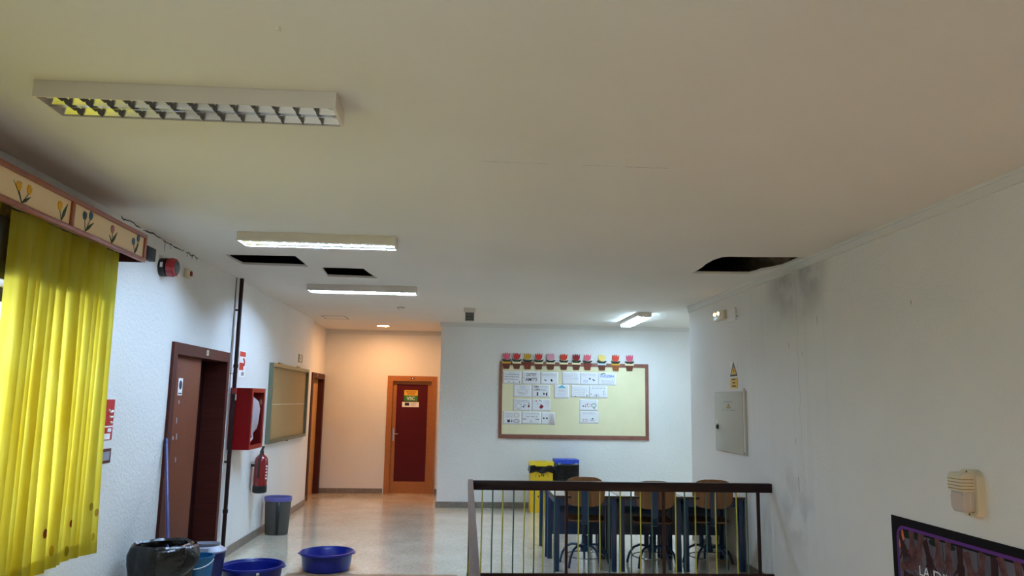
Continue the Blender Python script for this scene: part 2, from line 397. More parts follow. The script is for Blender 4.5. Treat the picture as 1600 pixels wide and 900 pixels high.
# dark void above the ceiling: slab, joists and masonry
S(B().box((XL-.25, 5.4, H+.42), (XR+.25, 8.8, H+.5)).box((XL-.25, 5.3, H+.022), (XR+.25, 5.4, H+.5)).box((XL-.25, 8.8, H+.022), (XR+.25, 8.9, H+.5)).box((XL-.35, 5.3, H+.022), (XL-.25, 8.9, H+.5)).box((XR+.25, 5.3, H+.022), (XR+.35, 8.9, H+.5)).obj('roof_void', 'plenum', smooth=False),
  'dark void behind the broken ceiling openings', 'ceiling void')
b = B()
b.grid(lambda u, v: (XR-.03-.05*math.sin(9*u+3*v)*math.sin(5*v+2)-.10*v, 5.5+3.2*u, H+.024+.39*v), 40, 6)
S(b.obj('wall_void', 'masonry', recalc=False), 'rough brown masonry inside the torn opening above the damp wall', 'wall')
# left wall with window and door openings (u = y, v = z)
wl = lambda a, b_, c: (c, a, b_)
WIN = (1.8, .82, 5.0, 2.26); ADDED_WIN = (-1.8, .9, .8, 2.6)  # second opening belongs to an added, unseen window
D1 = (6.60, 8.02, 2.06); D2 = (12.98, 13.96, 2.06)
S(B().prism([(YN-.2, -.3), (YN-.2, H), (YS, H), (YS, -.3), (D1[1], -.3), (D1[1], D1[2]), (D1[0], D1[2]), (D1[0], -.3)], XL-.26, XL, holes=[rect(*WIN), rect(*ADDED_WIN)], f=wl).obj('wall_left', 'wall_paint', smooth=False),
  'white roughcast wall with the window, the brown door and the cork board', 'wall')
wall_left = bpy.data.objects['wall_left']
S(B().prism([(YS, -.3), (YS, H), (YF+.2, H), (YF+.2, -.3), (D2[1], -.3), (D2[1], D2[2]), (D2[0], D2[2]), (D2[0], -.3)], XL2-.2, XL2, f=wl).obj('wall_corridor_left', 'wall_paint', smooth=False),
  'set-back corridor wall holding the narrow pine door', 'wall')
D3 = (-1.335, -.585, 2.04)
wf = lambda a, b_, c: (a, c, b_)
S(B().prism([(XL2-.2, -.3), (XL2-.2, H), (-.4, H), (-.4, -.3), (D3[1], -.3), (D3[1], D3[2]), (D3[0], D3[2]), (D3[0], -.3)], YF, YF+.2, f=wf).obj('wall_far', 'wall_paint', smooth=False),
  'end wall of the corridor washed in warm orange light', 'wall')
S(B().box((-.4, YB, -.3), (XA+.3, YF+.2, H)).obj('wall_back', 'wall_paint', smooth=False), 'white wall holding the cream notice board', 'wall')
S(B().box((XR, YN-.2, -2), (XR+.3, YC, H)).obj('wall_right', 'wall_damp', smooth=False), 'grey damp-stained wall above the stairwell', 'wall')
S(B().box((XR+.3, YC-.3, -.3), (XA+.3, YC, H)).obj('wall_alcove_near', 'wall_paint', smooth=False), 'near side wall of the alcove behind the corner', 'wall')
S(B().prism([(YC, -.3), (YB, -.3), (YB, H), (YC, H)], XA, XA+.3, holes=[rect(10.2, 1.1, 11.8, 2.4)], f=wl).obj('wall_alcove_end', 'wall_paint', smooth=False), 'end wall of the alcove holding its window', 'wall')
S(B().box((XL-.26, YN-.2, -.3), (XR+.3, YN, H)).obj('wall_near', 'wall_paint', smooth=False), 'wall closing the hall at its near end', 'wall')
# mouldy crack along the top of the left wall
for (ya, yb, n) in ((5.40, 5.72, 9), (5.78, 6.14, 8), (6.15, 6.62, 12), (6.66, 6.98, 8)):
    pts = [(ya+(yb-ya)*k/n, H-.012+random.uniform(-.012, .008)) for k in range(n+1)]
    ribbon(pts, .006, lambda a, b_: (XL+.0012, a, b_)).obj('crack', 'mould', wall_left)
for (yy, dz) in ((6.20, .10), (6.32, .06), (6.70, .05), (6.82, .05), (6.93, .04)):
    ribbon([(yy, H-.005), (yy+.006, H-.005-dz/2), (yy+.002, H-dz)], .006, lambda a, b_: (XL+.0013, a, b_)).obj('crack', 'mould', wall_left)
for (yy, zz, ln) in ((6.62, 2.2, .05), (6.05, 2.35, .08), (6.35, 2.1, .05), (6.55, 1.35, .05), (6.52, .95, .12), (4.72, 2.35, .03)):
    ribbon([(yy, zz), (yy+.006, zz+ln/2), (yy+.01, zz+ln)], .003, lambda a, b_: (XR-.0012, a, b_)).obj('crack', 'mould', bpy.data.objects['wall_right'])
ribbon([(6.44+.012*math.sin(k*1.3)+random.uniform(-.004, .004), 2.86-.06*k) for k in range(30)], .0012, lambda a, b_: (XR-.0012, a, b_)).obj('crack', 'mould', bpy.data.objects['wall_right'])
# skirting
def skirt(name, a, b_, label):
    S(B().box(a, b_, .004).obj(name, 'stone', smooth=False), label, 'baseboard')
skirt('baseboard_left', (XL, 8.42, 0), (XL+.016, YS, .09), 'grey stone skirting below the fire cabinet and cork board')
skirt('baseboard_corridor', (XL2, YS, 0), (XL2+.016, 12.90, .09), 'short grey skirting before the narrow pine door')
S(B().box((XL2, YF-.016, 0), (-1.43, YF, .09), .004).obj('baseboard_far', 'stone', smooth=False), 'grey stone skirting running to the maroon door in the corridor', 'baseboard')
S(B().box((-.50, YF-.016, 0), (-.4, YF, .09), .004).obj('baseboard_far_end', 'stone', smooth=False), 'short grey skirting piece between maroon door and corner', 'baseboard')
S(B().box((-.416, YB-.016, 0), (XA, YB, .09), .004).obj('baseboard_back', 'stone', smooth=False), 'grey stone skirting under the notice board wall', 'baseboard')
S(B().box((XR-.016, 7.2, 0), (XR, YC, .09), .004).obj('baseboard_right', 'stone', smooth=False), 'grey stone skirting behind the desks on the damp wall', 'baseboard')
# coving
S(B().box((XR-.022, YN, H-.022), (XR, YC+.022, H)).box((XR-.014, YN, H-.075), (XR, YC+.014, H-.022)).obj('trim_1', 'cove_paint', smooth=False), 'stepped coving along the top of the damp wall', 'coving')
S(B().box((-.42, YB-.02, H-.02), (XA, YB, H)).box((-.42, YB-.010, H-.068), (XA, YB, H-.02)).obj('trim_2', 'cove_paint', smooth=False), 'stepped coving above the notice board', 'coving')
S(B().box((XL2+.04, YF-.022, H-.02), (-.4, YF, H)).box((XL2+.04, YF-.010, H-.085), (-.4, YF, H-.02)).obj('trim_3', 'cove_paint', smooth=False), 'stepped coving above the maroon door in the corridor', 'coving')

# window_1: bronze frame, panes, roller shutter box
wn = tag(empty('window_1'), 'bronze framed window behind the yellow curtains', 'window', None, 'structure')
xg = XL-.16; WP = ((1.88, 2.86), (2.94, 3.90), (3.98, 4.92))
b = B(); b.prism(rect(*WIN), xg-.03, xg+.03, holes=[*[rect(a, .9, c, 2.18) for a, c in WP]], f=wl); b.obj('window_frame', 'window_frame', wn, smooth=False)
for (a, c) in WP:
    B().prism(rect(a, .9, c, 2.18), xg-.003, xg+.003, f=wl).obj('pane', 'pane', wn, smooth=False)
B().box((XL-.0, 1.75, 2.24), (XL+.14, 5.02, 2.56), .01).obj('shutter_box', 'window_frame', wn)
B().box((XL-.1, 1.75, .79), (XL+.04, 5.03, .82), .006).obj('window_sill', 'stone', wn)
wn = tag(empty('added_window'), 'added unseen bare window at the near end of the left wall, for extra daylight', 'window', None, 'structure')  # added out of view to let more white light onto the near ceiling
B().prism(rect(*ADDED_WIN), xg-.03, xg+.03, holes=[rect(-1.73, .97, -.94, 2.53), rect(-.86, .97, -.07, 2.53), rect(.01, .97, .73, 2.53)], f=wl).obj('window_frame', 'window_frame', wn, smooth=False)
for (a, c) in ((-1.73, -.94), (-.86, -.07), (.01, .73)): B().prism(rect(a, .97, c, 2.53), xg-.003, xg+.003, f=wl).obj('pane', 'pane', wn, smooth=False)
wn = tag(empty('window_2'), 'white window lighting the alcove behind the corner', 'window', None, 'structure')
B().prism(rect(10.2, 1.1, 11.8, 2.4), XA+.1, XA+.16, holes=[rect(10.27, 1.17, 10.96, 2.33), rect(11.04, 1.17, 11.73, 2.33)], f=wl).obj('window_frame', 'white_enamel', wn, smooth=False)
for (a, c) in ((10.27, 10.96), (11.04, 11.73)): B().prism(rect(a, 1.17, c, 2.33), XA+.128, XA+.132, f=wl).obj('pane', 'pane', wn, smooth=False)

# door_1: brown double door on the left wall
d = tag(empty('door_1', (XL, 0, 0), RL), 'brown double door with stickers, one half standing recessed in shadow', 'door', None, 'structure')
B().prism([(6.53, 0), (6.53, 2.13), (8.06, 2.13), (8.06, 0), (7.99, 0), (7.99, 2.03), (6.62, 2.03), (6.62, 0)], -.24, .025).obj('door_frame', 'maroon_wood', d, smooth=False)
lf = B().box((6.62, 0, -.07), (7.37, 2.03, -.03), .003).obj('leaf', 'brown_leaf', d)
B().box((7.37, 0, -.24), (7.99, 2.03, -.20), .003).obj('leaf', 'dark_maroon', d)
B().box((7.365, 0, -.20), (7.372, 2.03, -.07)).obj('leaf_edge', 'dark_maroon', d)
st = B().box((6.83, 1.68, -.03), (6.93, 1.83, -.028)).obj('sticker', 'white', lf)
B().prism(ell(6.88, 1.77, .035, .04), -.0279, -.0272).obj('print', 'ink', lf); B().box((6.84, 1.69, -.0279), (6.92, 1.70, -.0272)).obj('print', 'ink', lf)
for (u_, v_, h_) in ((6.87, 1.62, .03), (6.85, 1.46, .05), (6.88, 1.32, .05), (6.80, 1.31, .03), (6.90, 1.12, .04)):
    B().box((u_, v_-h_/2, -.03), (u_+.018, v_+h_/2, -.0283)).obj('sticker', 'wringer_grey', lf)
B().box((7.33, 2.06, .025), (7.38, 2.11, .03)).obj('number_plate', 'plastic_beige', d); B().box((7.345, 2.072, .03), (7.355, 2.10, .0305)).obj('print', 'ink', d)
# door_2: narrow pine door near the corridor corner
d = tag(empty('door_2', (XL2, 0, 0), RL), 'pine door in a maroon frame seen edge-on at the corridor corner', 'door', None, 'structure')
B().prism([(12.90, 0), (12.90, 2.11), (14.02, 2.11), (14.02, 0), (13.92, 0), (13.92, 2.02), (13.02, 2.02), (13.02, 0)], -.19, .02).obj('door_frame', 'maroon_wood', d, smooth=False)
lf = B().box((13.02, 0, -.12), (13.92, 2.02, -.08), .003).obj('leaf', 'pine_light', d)
B().box((13.30, 2.05, .02), (13.34, 2.09, .024)).obj('number_plate', 'steel', d)
hd = B().box((13.09, .95, -.08), (13.13, 1.15, -.074)).obj('handle_plate', 'steel', lf)
B().tube([(13.11, 1.06, -.078), (13.11, 1.06, -.035), (13.22, 1.06, -.03)], .009).obj('handle', 'dark_metal', lf)
# door_3: pine door with maroon panel
d = tag(empty('door_3', (0, YF, 0), RB), 'pine door with maroon panel and a green VSC label in the warm corridor', 'door', None, 'structure')
B().prism([(-1.412, 0), (-1.412, 2.11), (-.513, 2.11), (-.513, 0), (-.605, 0), (-.605, 2.02), (-1.315, 2.02), (-1.315, 0)], -.16, .025).obj('door_frame', 'pine', d, smooth=False)
lf = B().prism(rect(-1.315, 0, -.605, 2.02), -.09, -.05, holes=[rect(-1.245, .21, -.675, 1.96)]).obj('leaf', 'pine', d, smooth=False)
B().prism(rect(-1.245, .21, -.675, 1.96), -.08, -.06).obj('panel', 'red_panel', lf, smooth=False)
B().box((-.985, 2.045, .025), (-.925, 2.09, .03)).obj('number_plate', 'ink', d); B().box((-.965, 2.055, .03), (-.945, 2.08, .0306)).obj('number_print', 'white', d)
B().box((-1.298, .93, -.05), (-1.262, 1.16, -.044), .002).obj('handle_plate', 'steel', lf)
B().tube([(-1.28, 1.06, -.047), (-1.28, 1.06, -.005), (-1.19, 1.06, 0)], .009).obj('handle', 'steel', lf)
lb = B().box((-1.108, 1.757, -.06), (-.858, 1.855, -.0575)).obj('yellow_label', 'warn_yellow', lf)
B().box((-1.08, 1.815, -.0575), (-.885, 1.832, -.0572)).obj('print', 'pot_ochre', lf); B().box((-1.055, 1.778, -.0575), (-.905, 1.795, -.0572)).obj('print', 'pot_ochre', lf)
B().box((-1.108, 1.655, -.06), (-.858, 1.757, -.0575)).obj('green_label', 'label_green', lf)
text('lettering', 'VSC', .085, 'white', lf, (-1.058, 1.676, -.057), width=.15, bold=.001)
B().box((-1.138, 1.548, -.06), (-.832, 1.638, -.0575)).obj('white_label', 'white', lf)
B().box((-1.09, 1.57, -.0575), (-1.01, 1.625, -.0572)).obj('print', 'ink', lf)
for k in range(3): B().box((-.985, 1.612-.018*k, -.0575), (-.875-.01*k, 1.618-.018*k, -.0572)).obj('print', 'pencil', lf)

# ------------------------------------------------------------------ ceiling lamps
def louvre_lamp(label, y, lit):
    L_, Wd, Hh = 1.225, .222, .072
    t = thing('louvre_lamp', label, 'ceiling lamp', (-1.182, y+Wd/2, H), group='louvred fluorescent lamps on the ceiling')
    b = B(); b.prism(rect(-L_/2, -Wd/2, L_/2, Wd/2), -Hh, -.002, holes=[rect(-L_/2+.012, -Wd/2+.006, L_/2-.012, Wd/2-.006)])
    b.box((-L_/2+.001, -Wd/2+.001, -.004), (L_/2-.001, Wd/2-.001, -.0005)); b.obj('housing', 'white_enamel', t, smooth=False)
    for s_ in (-1, 1):
        c = s_*.052; hw = .0505; zt = -.045 if lit else -.028
        B().grid(lambda u, v: (-L_/2+.013+u*(L_-.026), c-hw+2*hw*v, -.010-.054*(abs(2*v-1)**1.7)), 1, 16).obj('reflector', 'aluminium', t, recalc=False)
        B().tube([(-L_/2+.03, c, zt), (L_/2-.03, c, zt)], .0125, 12).obj('fluorescent_tube', 'tube_on' if lit else 'tube_off', t)
        for e_ in (-1, 1): B().box((e_*(L_/2-.028)-.012, c-.016, -.05), (e_*(L_/2-.028)+.012, c+.016, -.012), .002).obj('tube_socket', 'white_enamel', t)
        fin = None
        for k in range(13):
            x = -L_/2+.095+k*.0865
            if fin is None:
                f_ = lambda a, b_, q: (q, a, b_)
                zf = -.0605 if lit else -.044
                fin = B().prism([(-hw, -.071), (-.012, -.071), (0, -.062), (.012, -.071), (hw, -.071), (hw-.006, zf), (-hw+.006, zf)], -.0012, .0012, f=f_).obj('louvre_fin', 'fin', t, smooth=False)
                fin.location = (x, c, 0)
            else:
                q = fin.copy(); COL.objects.link(q); q.parent = t; q.location = (x, c, 0)
    B().box((-L_/2+.013, -.003, -.071), (L_/2-.013, .003, -.02)).obj('centre_rib', 'aluminium', t)
    return t
louvre_lamp('unlit louvred ceiling lamp nearest the viewer, with mirror fins', 3.03, False)
louvre_lamp('lit louvred ceiling lamp between the unlit lamp and the ceiling holes', 5.815, True)
louvre_lamp('lit louvred ceiling lamp beyond the ceiling holes, nearest the corridor', 8.445, True)
t = thing('batten_lamp', 'lit white batten lamp with flat diffuser in front of the notice board wall', 'ceiling lamp', (2.50, 10.96, H))
b = B(); b.prism([(-.095, -.001), (-.095, -.045), (-.07, -.066), (.07, -.066), (.095, -.045), (.095, -.001)], -.64, .64, f=lambda a, b_, c: (a, c, b_)); b.obj('housing', 'white_enamel', t, smooth=False)
B().box((-.078, -.615, -.078), (.078, .615, -.0665), .004).obj('diffuser', 'led_on', t)
t = thing('downlight', 'small round recessed downlight glowing warm in the corridor ceiling', 'ceiling lamp', (-1.433, 13.08, H))
B().lathe([(.13, 0), (.13, -.008), (.105, -.014), (.10, -.008), (.10, 0)], seg=28).obj('ring', 'white_enamel', t)
B().lathe([(0, -.012), (.06, -.012), (.0995, -.0085)], seg=28).obj('lens', 'down_on', t)
t = thing('smoke_detector', 'small white round detector on the ceiling near the corridor', 'detector', (-.905, 10.41, H))
B().lathe([(.055, 0), (.055, -.015), (.045, -.03), (.02, -.036), (0, -.036)], seg=24).obj('body', 'white_enamel', t)
B().lathe([(.05, 0), (.06, -.004), (.06, 0)], seg=24).obj('base', 'white_enamel', t)
t = thing('wall_speaker', 'white bracketed grey box hanging from the ceiling before the notice wall', 'speaker', (.045, 10.36, H))
B().prism([(-.085, 0), (.085, 0), (.075, -.06), (-.075, -.06)], -.06, .06, f=lambda a, b_, c: (a, c, b_)).obj('bracket', 'white_enamel', t, smooth=False)
bd = B().box((-.062, -.05, -.175), (.062, .05, -.06), .004).obj('body', 'grey_device', t)
for k in range(5): B().box((-.052, -.0515, -.165+k*.02), (.052, -.05, -.155+k*.02)).obj('grille_slat', 'dark_metal', bd)
t = thing('ceiling_hatch', 'white square access hatch outlined in the corridor ceiling', 'hatch', (-2.07, 11.96, H))
B().prism(rect(-.19, -.23, .19, .23), -.004, -.0005, holes=[rect(-.175, -.215, .175, .215)]).obj('frame', 'grey_device', t, smooth=False)
B().box((-.172, -.212, -.003), (.172, .212, -.0005)).obj('panel', 'ceiling_paint', t)
t = thing('ceiling_hook', 'tiny plaster-coloured hook plate on the ceiling above the unlit lamp', 'hook', (-.68, 2.495, H))
B().lathe([(.008, 0), (.008, -.004), (.003, -.006), (0, -.006)], seg=12).obj('plate', 'ceiling_paint', t); B().tube([(0, 0, -.004), (.004, 0, -.012), (.010, 0, -.012)], .0018, 6).obj('hook', 'ceiling_paint', t)

# ------------------------------------------------------------------ window dressing
def tulip(b, u, v, h, mi_f, mi_l, heads):
    pass
val = thing('curtain_valance', 'wooden framed valance box painted with tulips above the yellow curtains', 'valance', (-2.2, 0, 0), RL)
ZB, ZT = 2.567, 2.757
segs = [(1.24, 2.22), (2.22, 3.21), (3.21, 4.20), (4.20, 5.17)]
B().box((1.22, ZT-.028, -.012), (5.17, ZT, .012), .004).obj('top_rail', 'valance_wood', val)
B().box((1.22, ZB, -.012), (5.17, ZB+.028, .012), .004).obj('bottom_rail', 'valance_wood', val)
for u_ in (1.235, 2.22, 3.21, 4.20, 5.155): B().box((u_-.016, ZB+.026, -.0115), (u_+.016, ZT-.026, .0115), .003).obj('stile', 'valance_wood', val)
B().box((1.22, ZT-.012, -.28), (5.17, ZT-.001, -.012)).obj('top_board', 'valance_wood', val)
B().box((5.155, ZB, -.28), (5.17, ZT-.012, -.012)).obj('end_board', 'maroon_wood', val)
def flower(parent, u, v, h, colour, heads, leaves):
    for (du, hh, a) in heads:
        cx, cz = u+du, v+h*hh
        B().tube([(u, v, .0016), (u+du*.5, v+h*hh*.5, .0016), (cx, cz, .0016)], .0016, 5).obj('painted_stem', 'leaf_dark', parent)
        w_ = h*.17; P = [(-.5, 0), (.5, 0), (.95, .9), (.75, 1.9), (.4, 1.45), (0, 2.1), (-.4, 1.45), (-.75, 1.9), (-.95, .9)]
        ca, sa = math.cos(a), math.sin(a)
        B().prism([(cx+(p*ca-q*sa)*w_, cz+(p*sa+q*ca)*w_) for p, q in P], -.0012, .0022).obj('painted_tulip', colour, parent, smooth=False)
    for (du, hh) in leaves:
        B().prism([(u, v), (u+du*.35+.012, v+h*hh*.35), (u+du, v+h*hh), (u+du*.35-.008, v+h*hh*.5)], -.0012, .0018).obj('painted_leaf', 'leaf_dark', parent, smooth=False)
FL = [[], [], [(3.735, 'tulip_yellow', [(-.035, .42, .1), (.045, .45, -.25)], [(-.085, .7), (.07, .38)]), (4.10, 'tulip_yellow', [(-.025, .42, 0)], [(.05, .8)])],
      [(4.36, 'tulip_blue', [(-.02, .5, 0), (.045, .62, -.2)], [(.09, .55)]), (4.69, 'tulip_mauve', [(-.005, .5, 0)], [(.06, .62), (-.04, .35)]), (5.015, 'tulip_blue', [(-.03, .4, 0), (.035, .66, -.1)], [(.05, .6)])]]
for (a, c), fl in zip(segs, FL):
    p = B().box((a+.014, ZB+.024, -.008), (c-.014, ZT-.024, -.001)).obj('panel', 'valance_cream', val)
    for (u_, colr, hds, lvs) in fl: flower(p, u_, ZB+.03, .135, colr, hds, lvs)
def curtain(label, ya, yb, npl, ph):
    b = B()
    p = (yb-ya)/(npl+.45)
    def fn(u, v):
        z = 2.60-1.90*v-.012*math.sin(7*u+ph)*v
        amp = .030+.022*v; k = u*npl+1e-9; i_ = math.floor(k); fr = k-i_; ov = .45+.25*math.sin(i_*2.4+ph)
        if fr <= .8001: yy = i_+(1+ov)*fr/.8; xx = amp*(fr/.8)**1.3
        else: q = (fr-.8)/.2; yy = i_+1+ov*(1-q); xx = amp*(1-q)
        y = ya+p*yy
        y += .022*math.sin(yy*.9+ph*3)+.012*v*math.sin(yy*1.7+3*v)
        return (-2.33+xx+.010*math.sin(yy*.8+2.2*v), y, z)
    b.grid(fn, npl*10, 14)
    o = b.obj('curtain_cloth', 'curtain_yellow', recalc=False, smooth=True)
    t = thing('curtain', label, 'curtain', (0, 0, 0), group='yellow curtains at the window'); o.parent = t
    o.name = 'cloth'
    b = B(); b.grid(lambda u, v: (fn(u, .962+.038*v)[0]+.0016, fn(u, .962+.038*v)[1], fn(u, .962+.038*v)[2]), npl*10, 1); b.obj('hem', 'curtain_yellow', t, recalc=False)
    B().box((-2.325, ya, 2.61), (-2.295, yb, 2.63)).obj('rail', 'white_enamel', t)
    return t
curtain('translucent pleated yellow curtain with small flower prints at its hem', 3.865, 5.06, 13, .2)
curtain('yellow curtain at the frame edge beyond the bright window gap', 1.95, 3.75, 19, .4)
t = thing('junction_box', 'small black box on the wall at the end of the valance', 'box', (XL, 5.86, 2.755), RL)
B().box((-.09, -.05, 0), (.07, .05, .05), .004).obj('body', 'black', t); B().box((-.08, -.04, .05), (.06, .04, .053), .001).obj('cover', 'black', t)
t = thing('alarm_siren', 'round red and black alarm siren high beside the valance', 'siren', (XL, 6.17, 2.705), (0, PI/2, 0))
B().lathe([(0, 0), (.074, 0), (.076, .01), (.076, .05), (.066, .056), (0, .056)], seg=32).obj('base', 'black', t)
B().lathe([(.055, .054), (.076, .06), (.078, .10), (.070, .122), (.05, .128), (0, .128)], seg=32).obj('horn', 'siren_red', t)
B().lathe([(.058, .1262), (.05, .131), (0, .131)], seg=32).obj('front_grille', 'dark_metal', t)
B().box((-.03, -.079, .02), (.01, -.074, .04)).obj('label_plate', 'white', t)
t = thing('alarm_indicator', 'small beige box with a red lamp beside the round siren', 'indicator', (XL, 6.71, 2.745), RL)
B().box((-.045, -.04, 0), (.045, .04, .035), .004).obj('body', 'plastic_beige', t); B().box((.0, -.022, .035), (.034, .022, .05), .004).obj('lamp', 'siren_red', t)

# ------------------------------------------------------------------ left wall fittings
t = thing('fire_sign', 'red and white fire hose sign half hidden behind the yellow curtain', 'sign', (XL, 5.47, 1.50), RL)
B().box((-.105, -.14, 0), (.105, .14, .004)).obj('plate', 'sign_red', t)
B().box((-.105, -.052, .004), (.105, -.042, .0046)).obj('print', 'white', t)
for k in range(3): B().tube([(.02+.02*k, .07-.045*k, .0048), (.055, .05-.035*k, .0048), (.085, .06-.04*k, .0048)], .008, 6).obj('print', 'white', t)
B().box((.03, -.085, .004), (.085, -.06, .0046)).obj('print', 'white', t); B().box((-.03, -.135, .004), (.075, -.095, .0046)).obj('print', 'white', t)
t = thing('small_sign', 'small dark red sign with grey print under the curtain-side fire sign', 'sign', (XL, 5.49, 1.25), RL)
B().box((-.095, -.05, 0), (.095, .05, .004)).obj('plate', 'sign_dark_red', t); B().box((-.07, -.03, .004), (.075, .03, .0046)).obj('print', 'wringer_grey', t)
t = thing('water_pipe', 'dark maroon vertical pipe running from ceiling to floor beside the door', 'pipe', (-2.44, 8.205, 0))
B().tube([(0, 0, .0), (0, 0, H)], .021, 16).obj('pipe', 'rail_paint', t)
for z_ in (2.0, .5):
    B().lathe([(.023, -.02), (.027, -.018), (.027, .018), (.023, .02)], c=(0, 0, z_), seg=16).obj('coupling', 'rail_paint', t)
B().lathe([(.023, -.03), (.029, -.027), (.029, .027), (.023, .03)], c=(0, 0, 1.74), seg=16).obj('coupling', 'fire_red', t)
B().tube([(0, 0, 1.70), (.03, -.03, 1.70), (.03, -.03, 1.64)], .008, 8).obj('drain_tap', 'steel', t)
for z_ in (2.6, 1.0): B().box((-.046, -.008, z_-.01), (-.018, .008, z_+.01)).obj('bracket', 'dark_metal', t)
t = thing('cable_conduit', 'thin grey cable running down the wall between door and pipe', 'cable', (XL+.006, 8.12, 0))
B().tube([(0, .03, H), (0, .02, 2.4), (0, .0, 1.913), (0, -.01, .1)], .005, 8).obj('cable', 'grey_device', t)
B().tube([(0, .0, 1.913), (.0, .15, 1.925)], .005, 8).obj('branch', 'grey_device', t)
t = thing('fire_sign', 'red fire hose sign behind the maroon pipe above the red cabinet', 'sign', (XL, 8.58, 2.04), RL)
B().box((-.12, -.145, 0), (.12, .145, .004)).obj('plate', 'white', t)
B().box((-.11, .08, .004), (.11, .135, .0046)).obj('print', 'sign_red', t); B().box((-.11, -.07, .004), (.05, .01, .0046)).obj('print', 'sign_red', t)
B().tube([(.02, .06, .0046), (.07, .03, .0046), (.06, -.02, .0046)], .01, 6).obj('print', 'sign_red', t); B().box((-.02, -.13, .004), (.08, -.09, .0046)).obj('print', 'grey_device', t)
# hose cabinet
t = thing('hose_cabinet', 'red fire hose cabinet with a glazed door behind the maroon pipe', 'cabinet', (XL, 8.51, 1.446), RL)
b = B(); b.prism(rect(-.26, -.325, .27, .325), .0, .205, holes=[rect(-.25, -.315, .26, .315)]); b.box((-.255, -.32, .001), (.265, .32, .006)); b.obj('body', 'fire_red', t, smooth=False)
dr = B().prism(rect(-.26, -.325, .27, .325), .207, .228, holes=[rect(-.215, -.28, .225, .28)]).obj('door', 'fire_red', t, smooth=False)
B().box((-.215, -.28, .214), (.225, .28, .217)).obj('glass', 'pane', dr)
B().lathe([(0, 0), (.012, 0), (.012, .012), (0, .012)], c=(-.24, .0, .228), seg=12).obj('lock', 'steel', dr)
for z_ in (-.2, .2): B().tube([(.272, z_-.03, .222), (.272, z_+.03, .222)], .007, 8).obj('hinge', 'dark_metal', dr)
for k, r_ in enumerate((.20, .165, .13)):
    B().tube([(r_*math.cos(2*PI*i/24), r_*math.sin(2*PI*i/24)+.02, .10) for i in range(24)], .022, 8, closed=True).obj('hose_coil', 'hose_white', t)
B().lathe([(0, .04), (.07, .04), (.07, .15), (0, .15)], seg=24, c=(0, .02, 0)).obj('reel_hub', 'siren_red', t)
B().tube([(.12, -.1, .13), (.1, -.22, .15), (-.05, -.27, .14)], .02, 8).obj('nozzle', 'hose_white', t)
for k, u_ in enumerate((-.13, -.075, -.02, .04, .10)):
    B().tube([(u_-.02, .20-.02*k, .165), (u_+.01, .23-.015*k, .185), (u_+.03, .1, .19), (u_+.01*(k % 2), -.06, .185), (u_+.035, -.20+.02*k, .175)], [.012, .022, .026, .026, .014], 8).obj('hose_fold', 'hose_white', t)
# extinguisher
t = thing('fire_extinguisher', 'red fire extinguisher hanging under the hose cabinet', 'extinguisher', (-2.375, 9.25, 0.565))
B().lathe([(0, .05), (.077, .05), (.078, .08), (.078, .36), (.070, .40), (.045, .43), (.026, .44), (.026, .455), (0, .455)], seg=32).obj('cylinder', 'ext_red', t)
B().lathe([(0, 0), (.07, 0), (.081, .012), (.081, .085), (.077, .085)], seg=32).obj('base_cup', 'black', t)
vh = B().lathe([(.02, .45), (.024, .455), (.024, .485), (.012, .49), (0, .49)], seg=16).obj('valve', 'dark_metal', t)
B().hexa([(-.012, -.02, .487), (.012, -.02, .487), (.012, .02, .487), (-.012, .02, .487), (-.012, .05, .535), (.012, .05, .535), (.012, .075, .525), (-.012, .075, .525)]).obj('lever', 'black', vh)
B().tube([(0, -.02, .47), (0, -.07, .45), (.0, -.095, .36), (.0, -.093, .18)], .010, 8).obj('hose', 'black', t)
B().grid(lambda u, v: (.0792*math.cos(-.75+1.0*u), .0792*math.sin(-.75+1.0*u), .14+.2*v), 8, 1).obj('label_wrap', 'ext_red', t)
for k in range(5):
    a0 = -.55; B().grid(lambda u, v: (.080*math.cos(a0+(.35-.06*(k % 2))*u), .080*math.sin(a0+(.35-.06*(k % 2))*u), .30-.035*k+.018*v), 6, 1).obj('print', 'white', t)
B().box((-.125, -.03, .30), (-.07, .03, .33)).obj('wall_bracket', 'dark_metal', t)
# cork board case
t = thing('cork_board', 'framed cork notice board on the left wall past the red cabinet', 'notice board', (XL, 10.885, 1.605), RL)
B().prism(rect(-1.115, -.51, 1.115, .51), 0, .055, holes=[rect(-1.07, -.465, 1.07, .465)]).obj('frame', 'cork_frame', t, smooth=False)
B().box((-1.075, -.47, .004), (1.075, .47, .016)).obj('cork_panel', 'cork', t)
B().box((-1.05, -.02, .016), (1.05, -.014, .018)).obj('panel_joint', 'offwhite', t)
for u_ in (-.62, .5): B().box((u_-.09, .51, .005), (u_+.09, .53, .03), .003).obj('clip', 'cork_frame', t)
B().box((-.02, -.525, .01), (.02, -.508, .035)).obj('lock', 'dark_metal', t)
t = thing('framed_plate', 'small framed plate on the wall above the end of the cork board', 'plate', (XL, 11.53, 2.265), RL)
B().prism(rect(-.12, -.06, .12, .06), 0, .012, holes=[rect(-.09, -.042, .09, .042)]).obj('frame', 'cork_frame', t, smooth=False); B().box((-.09, -.042, .001), (.09, .042, .006)).obj('plate', 'offwhite', t); B().box((-.03, -.03, .006), (.03, .03, .0066)).obj('print', 'grey_device', t)
